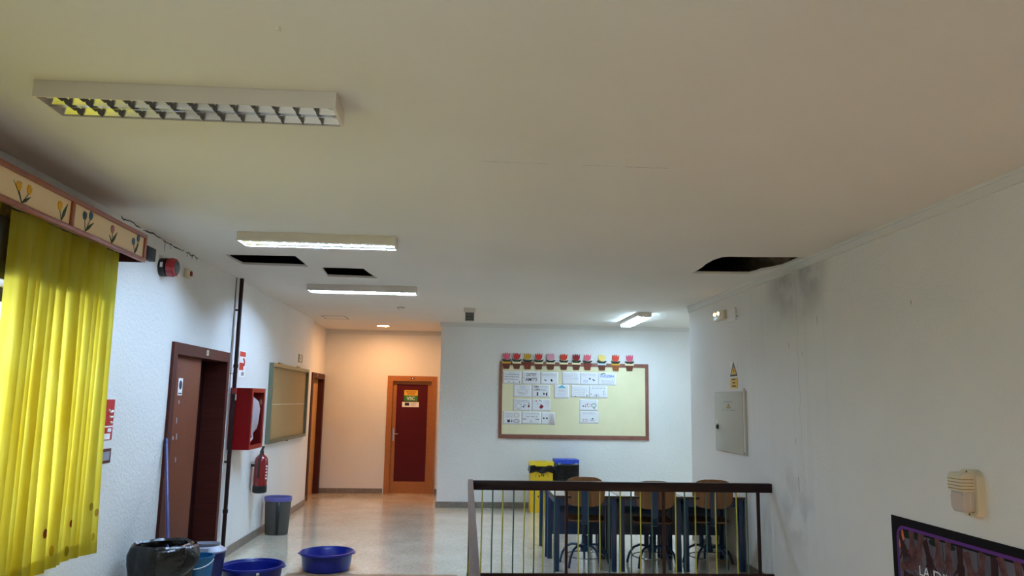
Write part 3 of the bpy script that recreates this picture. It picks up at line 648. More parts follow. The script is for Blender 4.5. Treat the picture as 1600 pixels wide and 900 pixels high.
# waste bin
t = thing('waste_bin', 'grey and black waste bin with a violet liner by the skirting', 'bin', (-2.285, 9.83, 0), (0, 0, math.radians(-6)))
b = B(); b.lathe([(0, .0), (.138, .0), (.142, .01), (.165, .435), (.160, .435), (.137, .012), (0, .012)], seg=40, sy=.72); b.obj('body', 'bin_grey', t)
B().lathe([(.166, .40), (.1695, .405), (.1725, .448), (.168, .456), (.160, .45), (.155, .39)], seg=40, sy=.74, jit=lambda a, z: 1+.012*math.sin(5*a+z*9)+.008*math.sin(11*a)).obj('liner', 'bag_violet', t)
B().grid(lambda u, v: ((.1405+.0255*v)*math.cos(-PI/2+.26+.20*(u-.5)*1.3), .72*(.1405+.0255*v)*math.sin(-PI/2+.26+.20*(u-.5)*1.3)-.002, .01+.42*v), 5, 1).obj('stripe', 'bin_stripe', t, solid=.003)
# tubs
def tub(label, x, y, r, h):
    t = thing('plastic_tub', label, 'tub', (x, y, 0.004), group='blue plastic tubs catching drips')
    B().lathe([(0, 0), (r*.82, 0), (r*.85, .008), (r*.93, h-.02), (r*.945, h-.006), (r*.955, h-.006), (r*.93, h-.012), (r*.90, h-.022), (r*.82, .012), (0, .010)], seg=48).obj('body', 'tub_blue', t)
    B().lathe([(r*.94, h-.010), (r*.985, h-.012), (r, h-.018), (r*1.004, h-.008), (r*.99, h+.002), (r*.95, h+.003), (r*.925, h-.006)], seg=48).obj('rim', 'tub_blue', t)
    for s_ in (-1, 1): B().box((s_*r*.965-.02, -.045, h-.02), (s_*r*.965+.02, .045, h-.010), .004).obj('grip', 'tub_blue', t)
    return t
t = tub('round blue tub with a small white label nearest the left wall', -1.833, 7.07, .276, .205)
a_ = -PI/2+.45; B().box((-.012, -.002, 0), (.012, .002, .02)).obj('label_sticker', 'white', t, loc=(.257*math.cos(a_), .257*math.sin(a_)-.012, .165), rot=(0, 0, a_+PI/2))
tub('round blue tub standing on the brown sheet in the middle of the floor', -1.318, 7.86, .268, .172)
t = thing('cardboard_sheet', 'flat brown sheet laid on the floor beneath the blue tub', 'sheet', (0, 0, 0))
B().prism([(-1.66, 6.4), (-.03, 6.4), (-.02, 7.64), (-.55, 7.645), (-1.02, 7.65), (-1.10, 7.72), (-1.52, 7.73), (-1.66, 7.66)], .0, .004).obj('sheet', 'cardboard', t, smooth=False)
# black bag bin, mop and buckets
t = thing('bagged_bin', 'bin wrapped in a black rubbish bag against the left wall', 'bin', (-2.19, 5.92, 0))
jt = lambda a, z: 1+.05*math.sin(3*a+7*z)+.035*math.sin(7*a-11*z)+.02*math.sin(13*a+5*z)
B().lathe([(0, .005), (.17, .005), (.19, .06), (.205, .3), (.222, .46), (.226, .53), (.212, .585), (.195, .60), (.18, .585), (.17, .5), (.16, .35), (0, .3)], seg=64, jit=jt).obj('bag', 'bag_black', t)
b = B(); b.grid(lambda u, v: (.222*math.cos(-1.4+2.3*u)*(1+.10*v*(1-v)*4+.05*math.sin(9*u+4*v)), .222*math.sin(-1.4+2.3*u)*(1+.10*v*(1-v)*4+.05*math.sin(9*u+4*v)), .585-.19*v-.02*math.sin(8*u)*v), 40, 8); b.obj('bag_fold', 'bag_black', t, solid=.003)
B().lathe([(0, .0), (.15, 0), (.155, .004), (.18, .5), (.175, .5), (.15, .008), (0, .008)], seg=32).obj('bin', 'bin_grey', t)
t = thing('mop', 'mop with a blue handle leaning from the black bag to the brown door', 'mop', (0, 0, 0))
B().tube([(-2.20, 6.06, .46), (-2.46, 6.52, 1.30)], .0135, 12).obj('handle', 'mop_blue', t)
B().tube([(-2.455, 6.511, 1.285), (-2.465, 6.529, 1.318)], .0155, 12).obj('grip_cap', 'bucket_navy', t)
B().lathe([(.03, 0), (.05, .03), (.03, .09), (.018, .10)], c=(-2.19, 6.04, .37), seg=16).obj('mop_head', 'wringer_grey', t)
t = thing('mop_bucket', 'teal bucket with a pale wire handle beside the black bag', 'bucket', (-2.06, 6.30, 0))
B().lathe([(0, 0), (.085, 0), (.09, .01), (.120, .42), (.127, .425), (.127, .435), (.116, .435), (.085, .015), (0, .012)], seg=40).obj('body', 'bucket_teal', t)
B().tube([(.126*math.cos(a), .126*math.sin(a), .41-.055*math.sin(-a)) for a in [-.02-k*PI/16 for k in range(17)]], .0035, 6).obj('handle', 'white', t)
t = thing('mop_bucket', 'navy mop bucket with a grey wringer behind the teal bucket', 'bucket', (-2.105, 6.64, 0))
B().lathe([(0, 0), (.11, 0), (.115, .01), (.150, .39), (.157, .395), (.157, .405), (.146, .405), (.11, .015), (0, .012)], seg=40).obj('body', 'bucket_navy', t)
b = B()
b.lathe([(.142, .395), (.160, .405), (.160, .415), (.10, .45), (.095, .44), (.134, .40)], seg=40, sy=.95); b.obj('wringer_rim', 'wringer_grey', t)
b = B().lathe([(.098, .44), (.112, .47), (.107, .47), (.09, .43), (.06, .30), (.065, .30)], seg=24, sy=.6); b.obj('wringer_cone', 'wringer_grey', t)
B().box((-.06, -.155, .375), (.06, -.10, .45), .006).obj('wringer_lip', 'wringer_grey', t)

# ------------------------------------------------------------------ stairwell railing
YR = 7.13
t = thing('stair_railing', 'dark maroon stairwell railing with yellow and green rods', 'railing', (0, 0, 0))
ZH0, ZH1 = .866, .95
B().box((.055, YR-.03, ZH0), (2.918, YR+.03, ZH1), .006).obj('handrail', 'handrail_wood', t)
p0, p1 = Vector((.0785, 7.16)), Vector((.056, 1.0))
B().hexa([(p1.x-.022, p1.y, ZH0), (p1.x+.022, p1.y, ZH0), (p0.x+.022, p0.y, ZH0), (p0.x-.022, p0.y, ZH0), (p1.x-.022, p1.y, ZH1+.006), (p1.x+.022, p1.y, ZH1+.006), (p0.x+.022, p0.y, ZH1+.006), (p0.x-.022, p0.y, ZH1+.006)]).obj('side_handrail', 'rail_top', t, smooth=False)
B().box((.06, YR-.012, .095), (2.918, YR+.012, .13)).obj('bottom_rail', 'rail_paint', t)
B().box((.06, 1.0, .095), (.085, YR, .13)).obj('side_bottom_rail', 'rail_paint', t)
for x_ in (.083, .972, 1.883, 2.789): B().box((x_-.0125, YR-.0125, .0), (x_+.0125, YR+.0125, ZH0)).obj('post', 'rail_paint', t)
for y_ in (6.2, 5.27, 4.34, 3.4, 2.46, 1.5): B().box((.06, y_-.0125, .0), (.085, y_+.0125, ZH0)).obj('post', 'rail_paint', t)
ry = B().tube([(0, 0, .128), (.0015, 0, .4), (-.001, 0, .65), (0, 0, ZH0)], .0066, 8).obj('rod', 'rod_yellow', t); rt = B().tube([(0, 0, .128), (-.0015, 0, .38), (.001, 0, .62), (0, 0, ZH0)], .0066, 8).obj('rod', 'rod_teal', t)
xs = [.19, .286, .381, .481, .581, .672, .759, .862, None, 1.085, 1.177, 1.284, 1.372, 1.476, 1.578, 1.667, 1.775, None, 1.998, 2.085, 2.185, 2.29, 2.379, 2.475, 2.579, 2.679]
first = {0: ry, 1: rt}; i = 0
def rod(x, y, k):
    if k in first: o = first.pop(k)
    else:
        o = (ry if k == 0 else rt).copy(); COL.objects.link(o)
    o.parent = t; o.location = (x, y, 0); o.rotation_euler = (0, 0, random.uniform(0, 6))
for x_ in xs:
    if x_ is None: i = 0; continue
    rod(x_, YR, i % 2); i += 1
for k in range(58):
    y_ = YR-.1-.103*k
    if y_ > 1.1 and all(abs(y_-q) > .04 for q in (6.2, 5.27, 4.34, 3.4, 2.46, 1.5)): rod(.0725, y_, k % 2)
t = thing('stairwell_kerb', 'low white kerb under the stairwell railing', 'kerb', (0, 0, 0), kind='structure')
B().prism([(.015, .9), (.015, 7.20), (2.92, 7.20), (2.92, 7.06), (.11, 7.06), (.11, .9)], 0, .05).obj('kerb', 'wall_paint', t, smooth=False)

# ------------------------------------------------------------------ desks and chairs
def desk(label, x, y, rz, wd=.66, dp=.70):
    t = thing('school_desk', label, 'desk', (x, y, 0), (0, 0, rz), group='blue school desks pushed together in two rows')
    tp = B().box((-wd/2+.004, -dp/2+.004, .718), (wd/2-.004, dp/2-.004, .742), .003).obj('tabletop', 'laminate', t)
    B().prism(rect(-wd/2, -dp/2, wd/2, dp/2), .716, .740, holes=[rect(-wd/2+.004, -dp/2+.004, wd/2-.004, dp/2-.004)]).obj('edge_band', 'laminate_edge', tp, smooth=False)
    lg = None
    for sx_ in (-1, 1):
        for sy_ in (-1, 1):
            if lg is None: lg = q = B().box((-.025, -.025, 0), (.025, .025, .716), .004).obj('leg', 'desk_blue', t)
            else: q = lg.copy(); COL.objects.link(q); q.parent = t
            q.location = (sx_*(wd/2-.038), sy_*(dp/2-.035), 0)
        B().box((sx_*(wd/2-.038)-.018, -dp/2+.06, .655), (sx_*(wd/2-.038)+.018, dp/2-.06, .716)).obj('side_rail', 'desk_blue', t)
    B().box((-wd/2+.063, -dp/2+.02, .64), (wd/2-.063, -dp/2+.045, .716)).obj('front_rail', 'desk_blue', t)
    hl = [rect(-.21+.06*k-.006, z_-.006, -.21+.06*k+.006, z_+.006) for k in range(8) for z_ in (.33, .56)]
    B().prism(rect(-wd/2+.064, .255, wd/2-.064, .714), dp/2-.058, dp/2-.05, holes=hl, f=lambda a, b_, c: (a, c, b_)).obj('modesty_panel', 'desk_blue', t, smooth=False)
    return t
desk('blue school desk nearest the stair railing corner, with the first plywood chair', 1.262, 8.145, 0)
desk('middle blue school desk of the row along the railing', 1.928, 8.145, 0)
desk('blue school desk of the railing row closest to the damp wall', 2.588, 8.145, 0, wd=.652)
desk('blue school desk of the far row whose leg stands before the yellow bin', 1.245, 8.86, PI)
desk('middle blue school desk of the far row', 1.920, 8.86, PI)
desk('blue school desk of the far row closest to the damp wall', 2.588, 8.86, PI, wd=.652)
def chair():
    t = empty('swivel_chair')
    def curved(cx, cz, hw, hh, y0, bend, n=24, e=3.2):   # superellipse plate bent about the vertical
        b = B(); rings = []
        def pt(a, k, off):
            c_, s_ = math.cos(a), math.sin(a)
            X_ = hw*k*math.copysign(abs(c_)**(2/e), c_); Z_ = hh*k*math.copysign(abs(s_)**(2/e), s_)
            return Vector((cx+X_, y0-bend*(1-(X_/hw)**2)+off-.25*(Z_)*.35, cz+Z_))
        for off in (-.006, .006):
            R = [[b.bm.verts.new(pt(2*PI*i/n, k, off)) for i in range(n)] for k in (1, .7, .35)]; c0 = b.bm.verts.new(pt(0, 0, off))
            for A, Q in zip(R, R[1:]):
                for i in range(n): b.bm.faces.new((A[i], A[(i+1) % n], Q[(i+1) % n], Q[i]))
            for i in range(n): b.bm.faces.new((R[2][i], R[2][(i+1) % n], c0))
            rings.append(R[0])
        for i in range(n): b.bm.faces.new((rings[0][i], rings[0][(i+1) % n], rings[1][(i+1) % n], rings[1][i]))
        return b
    curved(0, .785, .205, .15, -.33, .035).obj('backrest', 'plywood', t)
    b = B(); P = rrect(-.20, -.20, .20, .20, .07); b.prism(P, .468, .482); b.obj('seat', 'plywood', t)
    B().tube([(0, -.395, .80), (0, -.40, .66), (0, -.385, .55), (0, -.34, .47), (0, -.24, .447), (0, -.02, .447)], .0, 4).bm.free()
    b = B(); path = [(-.388, .86), (-.392, .66), (-.383, .55), (-.34, .475), (-.24, .452), (.06, .452)]
    for (a, c) in zip(path, path[1:]):
        d_ = Vector((c[0]-a[0], c[1]-a[1])).normalized(); n_ = Vector((-d_.y, d_.x))*.007
        b.hexa([(-.032, a[0]-n_.x, a[1]-n_.y), (.032, a[0]-n_.x, a[1]-n_.y), (.032, c[0]-n_.x, c[1]-n_.y), (-.032, c[0]-n_.x, c[1]-n_.y), (-.032, a[0]+n_.x, a[1]+n_.y), (.032, a[0]+n_.x, a[1]+n_.y), (.032, c[0]+n_.x, c[1]+n_.y), (-.032, c[0]+n_.x, c[1]+n_.y)])
    b.obj('back_support', 'desk_blue', t, smooth=False)
    B().box((-.09, -.09, .445), (.09, .09, .468), .003).obj('seat_plate', 'desk_blue', t)
    B().lathe([(0, .14), (.03, .14), (.032, .15), (.032, .30), (.022, .305), (.022, .45), (0, .45)], seg=20).obj('column', 'desk_blue', t)
    B().lathe([(0, .135), (.042, .14), (.046, .16), (.046, .21), (.036, .222), (0, .222)], seg=20).obj('hub', 'desk_blue', t)
    lg = None
    for k in range(5):
        if lg is None: lg = q = B().tube([(.03, 0, .18), (.08, 0, .205), (.14, 0, .205), (.20, 0, .175), (.245, 0, .11), (.265, 0, .04), (.27, 0, .006)], .0125, 10).obj('leg', 'desk_blue', t)
        else: q = lg.copy(); COL.objects.link(q); q.parent = t
        q.rotation_euler = (0, 0, 2*PI*k/5+.32)
    B().tube([(.205*math.cos(2*PI*k/40), .205*math.sin(2*PI*k/40), .10) for k in range(40)], .006, 8, closed=True).obj('foot_ring', 'chrome', t)
    return t
ch = chair()
for k, (x_, y_, a, lab, zsc) in enumerate(((1.30, 8.12, -9, 'plywood swivel chair whose back rises above the handrail by the blue bin', 1.0),
                                      (2.02, 8.12, -9, 'middle plywood swivel chair, its back level with the handrail', .965),
                                      (2.625, 8.12, -9, 'plywood swivel chair at the desk closest to the damp wall', .985))):
    c = ch if k == 0 else dup(ch)
    tag(c, lab, 'chair', 'plywood swivel chairs behind the railing'); c.location = (x_, y_, 0); c.rotation_euler = (0, 0, math.radians(a)); c.scale = (1, 1, zsc)

# ------------------------------------------------------------------ recycling bins
def carton(label, x, y, hgt, body, lid, cuff, slot, sx_=.36, dp=.30):
    t = thing('recycling_bin', label, 'bin', (x, y, 0), group='recycling bins below the notice board')
    w2 = sx_/2
    b = B(); b.hexa([(-w2, -dp/2, 0), (w2, -dp/2, 0), (w2, dp/2, 0), (-w2, dp/2, 0), (-w2, -dp/2, hgt-.05), (w2, -dp/2, hgt-.05), (w2, dp/2, hgt-.05), (-w2, dp/2, hgt-.05)]); b.obj('body', body, t, smooth=False)
    pc = B()
    def cf(u, v):
        a = 2*PI*u; c_, s_ = math.cos(a), math.sin(a); k = 1/max(abs(c_), abs(s_)); fl = .005+.006*(1+math.sin(5*a+2*v))*(.5+v)
        return (c_*k*(w2+fl), s_*k*(dp/2+fl), hgt-.05-cuff*v-.012*math.sin(7*a)*v)
    pc.grid(cf, 72, 5); pc.obj('bag_cuff', 'bag_black', t, recalc=False, solid=.003)
    b = B(); hs = [slot]; b.prism(rect(-w2-.012, -dp/2-.012, w2+.012, dp/2+.012), hgt-.012, hgt, holes=hs)
    b.prism(rect(-w2-.012, -dp/2-.012, w2+.012, dp/2+.012), hgt-.065, hgt-.012, holes=[rect(-w2-.006, -dp/2-.006, w2+.006, dp/2+.006)]); b.obj('lid', lid, t, smooth=False)
    B().box((-w2+.01, -dp/2+.01, hgt-.06), (w2-.01, dp/2-.01, hgt-.045)).obj('bag_inside', 'black', t)
    return t
t = carton('yellow recycling bin with a black liner under the notice board', 1.228, 11.99, .76, 'yellow_bin', 'yellow_lid', .11, ell(.0, .02, .10, .07), sx_=.345)
b = B(); b.tube([(.10*math.cos(PI*k/12), -.1515, .53+.09*math.sin(PI*k/12)) for k in range(13)], .003, 5); b.obj('print', 'black', t)
for (u_, v_) in ((-.04, .55), (.03, .56), (.0, .565)): B().box((u_-.008, -.1525, v_-.02), (u_+.008, -.1505, v_+.015)).obj('print', 'black', t)
for u_ in (-.05, .06): B().lathe([(0, 0), (.012, 0), (.012, .003), (0, .003)], seg=12).obj('hand_hole', 'black', t, loc=(u_, -.151, .24), rot=(PI/2, 0, 0))
t = carton('blue lidded recycling bin with a large black liner, beside the yellow one', 1.618, 11.99, .80, 'bucket_navy', 'blue_lid', .30, rect(-.02, -.05, .02, .05), sx_=.345)
t.rotation_euler = (0, 0, math.radians(2))

# ------------------------------------------------------------------ cream notice board with drawings
nb = thing('notice_board', 'large cream notice board in a brown frame with drawings pinned on', 'notice board', (0, YB, 0), RB)
bx0, bx1, bz0, bz1 = .565, 3.027, 1.088, 2.326
B().box((bx0+.03, bz0+.03, .001), (bx1-.03, bz1-.03, .012)).obj('panel', 'board_cream', nb)
for (a, c, d_, e_) in ((bx0, bz0, bx1, bz0+.068), (bx0, bz1-.06, bx1, bz1)): B().box((a, c, .001), (d_, e_, .022), .003).obj('frame_rail', 'board_frame', nb)
for (a, d_) in ((bx0, bx0+.05), (bx1-.055, bx1)): B().box((a, bz0+.066, .001), (d_, bz1-.058, .0215), .003).obj('frame_stile', 'board_frame', nb)
for u_ in (.84, 1.80, 2.75): B().lathe([(0, 0), (.008, 0), (.006, .005), (0, .006)], c=(u_, bz0+.045, .022), seg=10).obj('screw', 'dark_metal', nb)
# paper tulips
TU = [(.674, 'pink', 'band_gold', 'pot_brown', 'pink'), (.842, 'red', 'band_cream', 'pot_brown', 'deep red'), (1.021, 'mustard', None, 'pot_red', 'mustard yellow'), (1.205, 'scarlet', 'band_cream', 'pot_brown', 'scarlet'), (1.401, 'palepink', 'band_cream', 'pot_brown', 'pale pink rounded'),
      (1.618, 'orange', 'band_cream', 'pot_brown', 'orange'), (1.825, 'crimson', 'band_cream', 'pot_brown', 'crimson'), (2.011, 'rose', None, 'pot_red', 'rose'), (2.25, 'cream', 'band_blue', 'pot_brown', 'cream yellow'), (2.48, 'orange', 'band_gold', 'pot_ochre', 'orange'), (2.71, 'pink', 'band_cream', 'pot_brown', 'pink')]
ORD = 'first second third fourth fifth sixth seventh eighth ninth tenth eleventh'.split()
for k, (u_, fc, band, pot, word) in enumerate(TU):
    z_ = 2.205+.003*(k/10); s_ = 1.0
    t = thing('paper_tulip', f'{word} cut-out tulip in a pot, {ORD[k]} from the left on the notice board', 'decoration', (u_, YB-.022, z_), RB, group='cut-out potted tulips along the notice board')
    B().prism([(-.045, 0), (.045, 0), (.066, .092), (-.066, .092)], .0005, .005).obj('pot', pot, t, smooth=False)
    B().prism(rect(-.072, .09, .072, .118), .001, .007).obj('pot_rim', band or pot, t, smooth=False)
    for sg in (-1, 1): B().prism([(0, .112), (sg*.045, .118), (sg*.08, .150), (sg*.07, .162), (sg*.035, .15), (0, .145)][::sg], .0005, .0055).obj('leaf', 'felt_green', t, smooth=False)
    if fc == 'palepink': P = rrect(-.062, .158, .062, .262, .03)
    else: P = [(-.028, .155), (.028, .155), (.055, .19), (.060, .265), (.034, .232), (.016, .268), (0, .238), (-.016, .268), (-.034, .232), (-.060, .265), (-.055, .19)]
    B().prism(P, .001, .006).obj('flower', 'felt_'+fc, t, smooth=False)
# drawings: A4 sheets
def bars(b, u0, v0, u1, v1, n, hgt, rnd, gap=.006, word=.03):
    """rows of short strokes standing for small handwriting"""
    for k in range(n):
        v = v1-(k+.5)*(v1-v0)/n; u = u0
        while u < u1-.008:
            wl_ = min(u1-u, rnd.uniform(.3, 1.2)*word)
            q = u
            while q < u+wl_-.003:
                hh = hgt*rnd.uniform(.5, 1); sl = rnd.uniform(-.003, .003); ww = rnd.uniform(.0022, .0035)
                b.bm.faces.new([b.bm.verts.new(p) for p in ((q, v-hh/2, 0), (q+ww, v-hh/2, 0), (q+ww+sl, v+hh/2, 0), (q+sl, v+hh/2, 0))]); q += ww+rnd.uniform(.002, .005)
            u += wl_+gap
def blob(b, u, v, rx, ry, n=14): b.bm.faces.new([b.bm.verts.new((p[0], p[1], 0)) for p in ell(u, v, rx, ry, n)])
def ringm(b, u, v, rx, ry, wd=.003, n=24):
    A = ell(u, v, rx, ry, n); Q = ell(u, v, rx-wd, ry-wd, n)
    for i in range(n):
        j = (i+1) % n; b.bm.faces.new([b.bm.verts.new((p[0], p[1], 0)) for p in (A[i], A[j], Q[j], Q[i])])
def paper(label, u0, v1, u1, v0, marks, rot=0, curl=None):
    cx, cz = (u0+u1)/2, (v0+v1)/2; hw, hh = (u1-u0)/2, (v1-v0)/2
    t = thing('drawing_sheet', label, 'drawing', (cx, YB-.0128, cz), RB, group='drawings pinned to the notice board')
    t.rotation_euler = Euler((PI/2, 0, 0)); t.rotation_euler.rotate_axis('Z', rot)
    wv = random.uniform(0, 6)
    def fn(a, c):
        q = .0015+.0012*math.sin(3*a+wv)*c
        return (-hw+2*hw*a, -hh+2*hh*c, q+(curl(a, c) if curl else 0))
    B().grid(fn, 12, 8).obj('sheet', 'paper', t, recalc=False, solid=.0006)
    rnd = random.Random(int(cx*1000)+int(cz*77))
    for (m_, fnm) in marks:
        if isinstance(fnm, tuple):
            body, sz, uu_, vv_, wd, sh = fnm; text('lettering', body, sz, m_, t, (uu_, vv_, .0042), shear=sh, width=wd, bold=.0006); continue
        b = B(); fnm(b, rnd); o = b.obj('print', m_, t, recalc=False, smooth=False); o.location = (0, 0, .0042); o['kind'] = 'stuff'
    for (a, c) in ((-hw+.012, hh-.01), (hw-.012, hh-.01)): B().lathe([(0, .007), (.003, .006), (.003, .003), (0, .003)], c=(a, c, 0), seg=8).obj('pin', 'steel', t)
    return t
bb = lambda u0, v0, u1, v1, n, h, w_=.03: (lambda b, r: bars(b, u0, v0, u1, v1, n, h, r, word=w_))
bl = lambda *L_: (lambda b, r: [blob(b, *q) for q in L_])
rg = lambda *L_: (lambda b, r: [ringm(b, *q) for q in L_])
PAPERS = [
 ('sheet of grey handwriting at the top left corner of the board', .622, 2.170, .919, 1.966, [('ink', bb(-.12, -.05, .11, .07, 3, .022)), ('pencil', bb(-.06, .075, .05, .095, 1, .012)), ('ink', bl((-.05, -.075, .01, .006), (.03, -.08, .004, .012), (.125, -.07, .005, .018)))]),
 ('sheet with big slanted capitals reading like CATTEY, top row', .936, 2.172, 1.232, 1.966, [('ink', ('CATTEY', .07, -.085, .025, .17, .25)), ('ink', ('AMITS', .075, -.10, -.055, .20, .2)), ('ink', bl((-.115, -.005, .006, .008)))]),
 ('pale sheet with one dark blot and a hook mark, top row', 1.235, 2.166, 1.530, 1.966, [('pencil', bb(-.12, .03, .12, .085, 3, .01)), ('ink', bl((.035, -.03, .013, .02), (.04, -.04, .016, .014))), ('ink', bl((-.06, -.035, .018, .007), (-.075, -.025, .006, .008)))]),
 ('faint pencil sheet right of the dark gap in the top row', 1.592, 2.176, 1.889, 1.970, [('pencil', bb(-.12, -.06, .10, .08, 6, .007)), ('ink_cyan', bb(.06, -.02, .13, .02, 2, .012))]),
 ('sheet with two dark spots and blue letters, top row', 1.889, 2.173, 2.186, 1.967, [('pencil', bb(-.12, .05, .12, .09, 2, .010)), ('ink_navy', bl((.015, 0, .012, .016), (.07, -.015, .014, .008), (.085, -.025, .011, .009))), ('ink_blue', bb(-.09, -.065, -.02, -.02, 2, .018))]),
 ('sheet with bold blue capitals under a green swoosh, top row', 2.190, 2.176, 2.490, 1.968, [('ink_blue', ('CUELEBRA', .06, -.115, .025, .23, 0)), ('ink_green', lambda b, r: [blob(b, -.10+.01*k, .075+.012*math.sin(k/8*PI), .012, .008, 8) for k in range(7)]), ('pencil', bb(-.10, -.08, .12, -.02, 3, .012))]),
 ('sheet with a faint round pencil scribble, second row far left', .796, 1.955, 1.090, 1.752, [('pencil', rg((0, -.01, .085, .05), (.01, -.015, .06, .035))), ('ink', bb(-.05, -.045, .02, -.015, 1, .018)), ('pencil', bb(-.04, .05, .05, .085, 2, .012))]),
 ('sheet with two heavy lettered lines and black figures, second row', 1.098, 1.957, 1.395, 1.755, [('ink', ('EIBA', .042, -.11, .055, .075, 0)), ('ink_green', bb(-.01, .06, .10, .08, 1, .016)), ('ink_navy', ('LABEN', .035, -.115, .01, .10, 0)), ('ink', bb(.0, .01, .08, .03, 1, .018)), ('ink', bl((-.055, -.035, .012, .02), (-.055, -.062, .015, .014), (.05, -.045, .014, .016), (.095, -.05, .012, .03))), ('ink_green', rg((.075, -.02, .035, .03)))]),
 ('narrower sheet headed by a light blue cloud, second row', 1.462, 1.966, 1.708, 1.742, [('ink_cyan', lambda b, r: b.bm.faces.new([b.bm.verts.new(p) for p in ((-.06, .055, 0), (.07, .055, 0), (.045, .08, 0), (.01, .108, 0), (-.03, .085, 0))])), ('ink_red', bb(-.05, -.005, .07, .035, 2, .009)), ('ink_blue', bb(-.07, -.08, .08, -.02, 3, .006))]),
 ('pale sheet with a dark dot in its lower corner, second row', 1.741, 1.960, 2.035, 1.766, [('pencil', bb(-.11, -.06, .09, .05, 4, .01)), ('ink_navy', bl((.115, -.065, .010, .010), (.115, .01, .005, .005))), ('ink', bl((-.07, -.085, .010, .006)))]),
 ('sheet with dark headings and a small drawn car, second row last', 2.038, 1.964, 2.345, 1.758, [('ink', bb(-.10, .045, .12, .095, 2, .014)), ('ink_navy', rg((-.03, -.06, .045, .028))), ('ink_navy', bl((-.03, -.06, .015, .008), (-.12, -.04, .006, .01))), ('ink_blue', bb(.08, -.06, .12, .02, 2, .03))]),
 ('sheet with a grey oval face and dark notes, third row', .798, 1.722, 1.093, 1.535, [('ink', bb(-.12, .035, .12, .085, 2, .012)), ('pencil', rg((-.06, -.02, .055, .05), (-.06, -.02, .045, .04))), ('ink', bl((.02, -.03, .012, .012), (.05, -.01, .006, .012), (.03, 0, .006, .01))), ('pot_brown', bl((.105, -.02, .014, .02), (.105, .015, .006, .02)))]),
 ('curling sheet with a dark red figure, third row', 1.100, 1.725, 1.405, 1.535, [('ink_red', bl((.0, -.035, .028, .024), (.02, -.02, .02, .016), (.0, .0, .014, .014))), ('ink_green', bl((-.02, .075, .01, .01), (0, .065, .008, .008))), ('ink_red', bl((-.08, .065, .008, .014))), ('pencil', bl((-.06, .02, .006, .012)))]),
 ('sheet with a drawn green tree, fourth column below the car', 1.880, 1.738, 2.186, 1.551, [('ink_green', rg((.085, -.005, .042, .036, .008), (.085, -.005, .025, .02))), ('leaf_dark', bl((.09, -.05, .010, .012))), ('ink_navy', bl((-.09, -.02, .014, .010), (-.055, -.025, .008, .008))), ('ink_pink', rg((-.01, -.005, .05, .03, .006))), ('ink_red', bl((-.02, .005, .010, .010)))]),
 ('sheet with a navy cat shape at the lower left of the board', .635, 1.520, .929, 1.316, [('pencil', bb(-.11, .0, .02, .085, 3, .018)), ('cork', rg((.07, .045, .04, .04, .006))), ('ink_navy', bl((-.055, -.052, .024, .02), (-.07, -.035, .006, .012), (-.04, -.035, .006, .012), (-.005, -.055, .01, .012), (-.005, -.03, .006, .006))), ('pencil', rg((.07, -.05, .052, .028, .010), (.07, -.05, .03, .015)))]),
 ('sheet with sparse greenish letters, bottom row middle', .940, 1.521, 1.250, 1.322, [('ink_green', bb(-.11, .06, .12, .09, 1, .018)), ('leaf_dark', bb(-.08, .005, .10, .035, 1, .022, .02)), ('ink', ('for', .035, -.135, -.03, .06, 0)), ('ink', ('me', .035, .065, -.03, .06, 0)), ('pencil', bb(-.02, -.075, .02, -.03, 2, .02, .05))]),
 ('peeling sheet with two black eyes hanging from the bottom row', 1.258, 1.518, 1.470, 1.318, [('ink', bl((-.065, -.0, .013, .015), (-.015, .0, .014, .016)))]),
 ('sheet with a row of tiny figures below the green tree drawing', 1.880, 1.546, 2.197, 1.345, [('ink_navy', bb(-.10, .045, .10, .085, 2, .008)), ('ink_red', bb(-.11, -.075, -.02, -.02, 2, .022, .05)), ('leaf_dark', bb(.005, -.065, .10, -.025, 1, .035, .02)), ('ink', bl((.06, -.02, .012, .012)))]),
]
for k, (lab, u0_, v1_, u1_, v0_, mk) in enumerate(PAPERS):
    cu = None
    if k == 12: cu = lambda a, c: .10*max(0, a-.62)**1.5*(.5+c)
    if k == 16: cu = lambda a, c: .45*max(0, a-.58)**1.5*(1.2-c)
    paper(lab, u0_, v1_, u1_, v0_, mk, rot=random.uniform(-.012, .012), curl=cu)

# ------------------------------------------------------------------ right wall fittings
t = thing('electrical_panel', 'grey steel electrical cabinet with a warning triangle set in the damp wall', 'cabinet', (XR, 8.155, 1.495), RRT)
B().prism(rect(-.465, -.33, .465, .33), 0, .018, holes=[rect(-.43, -.315, .43, .315)]).obj('frame', 'panel_grey', t, smooth=False)
dr = B().box((-.455, -.318, .004), (.415, .318, .03), .004).obj('door', 'panel_grey', t)
B().lathe([(0, 0), (.028, 0), (.028, .012), (.018, .022), (0, .022)], c=(-.36, -.06, .03), seg=20).obj('lock', 'dark_metal', dr)
B().box((-.41, -.02, .03), (-.38, .01, .032)).obj('sticker', 'white', dr)
B().box((-.16, .215, .03), (.12, .222, .0305)).obj('print', 'grey_device', dr)
B().prism([(-.07, .15), (.07, .15), (0, .20)], .03, .0306).obj('warning_triangle', 'warn_yellow', dr, smooth=False)
B().prism([(-.07, .15), (.07, .15), (0, .20)], .0306, .0309, holes=[[(-.048, .157), (.048, .157), (0, .19)]]).obj('print', 'black', dr, smooth=False); B().prism([(-.008, .162), (.010, .162), (.004, .185), (-.004, .185)], .0307, .0311).obj('print', 'black', dr, smooth=False)
for (a, c) in ((-.2, -.13), (-.08, 0), (.05, .2)): B().box((a, .125, .03), (c, .131, .0305)).obj('print', 'grey_device', dr)
B().tube([(.42, -.30, .012), (.42, .36, .012)], .012, 8).obj('hinge', 'cove_paint', t)
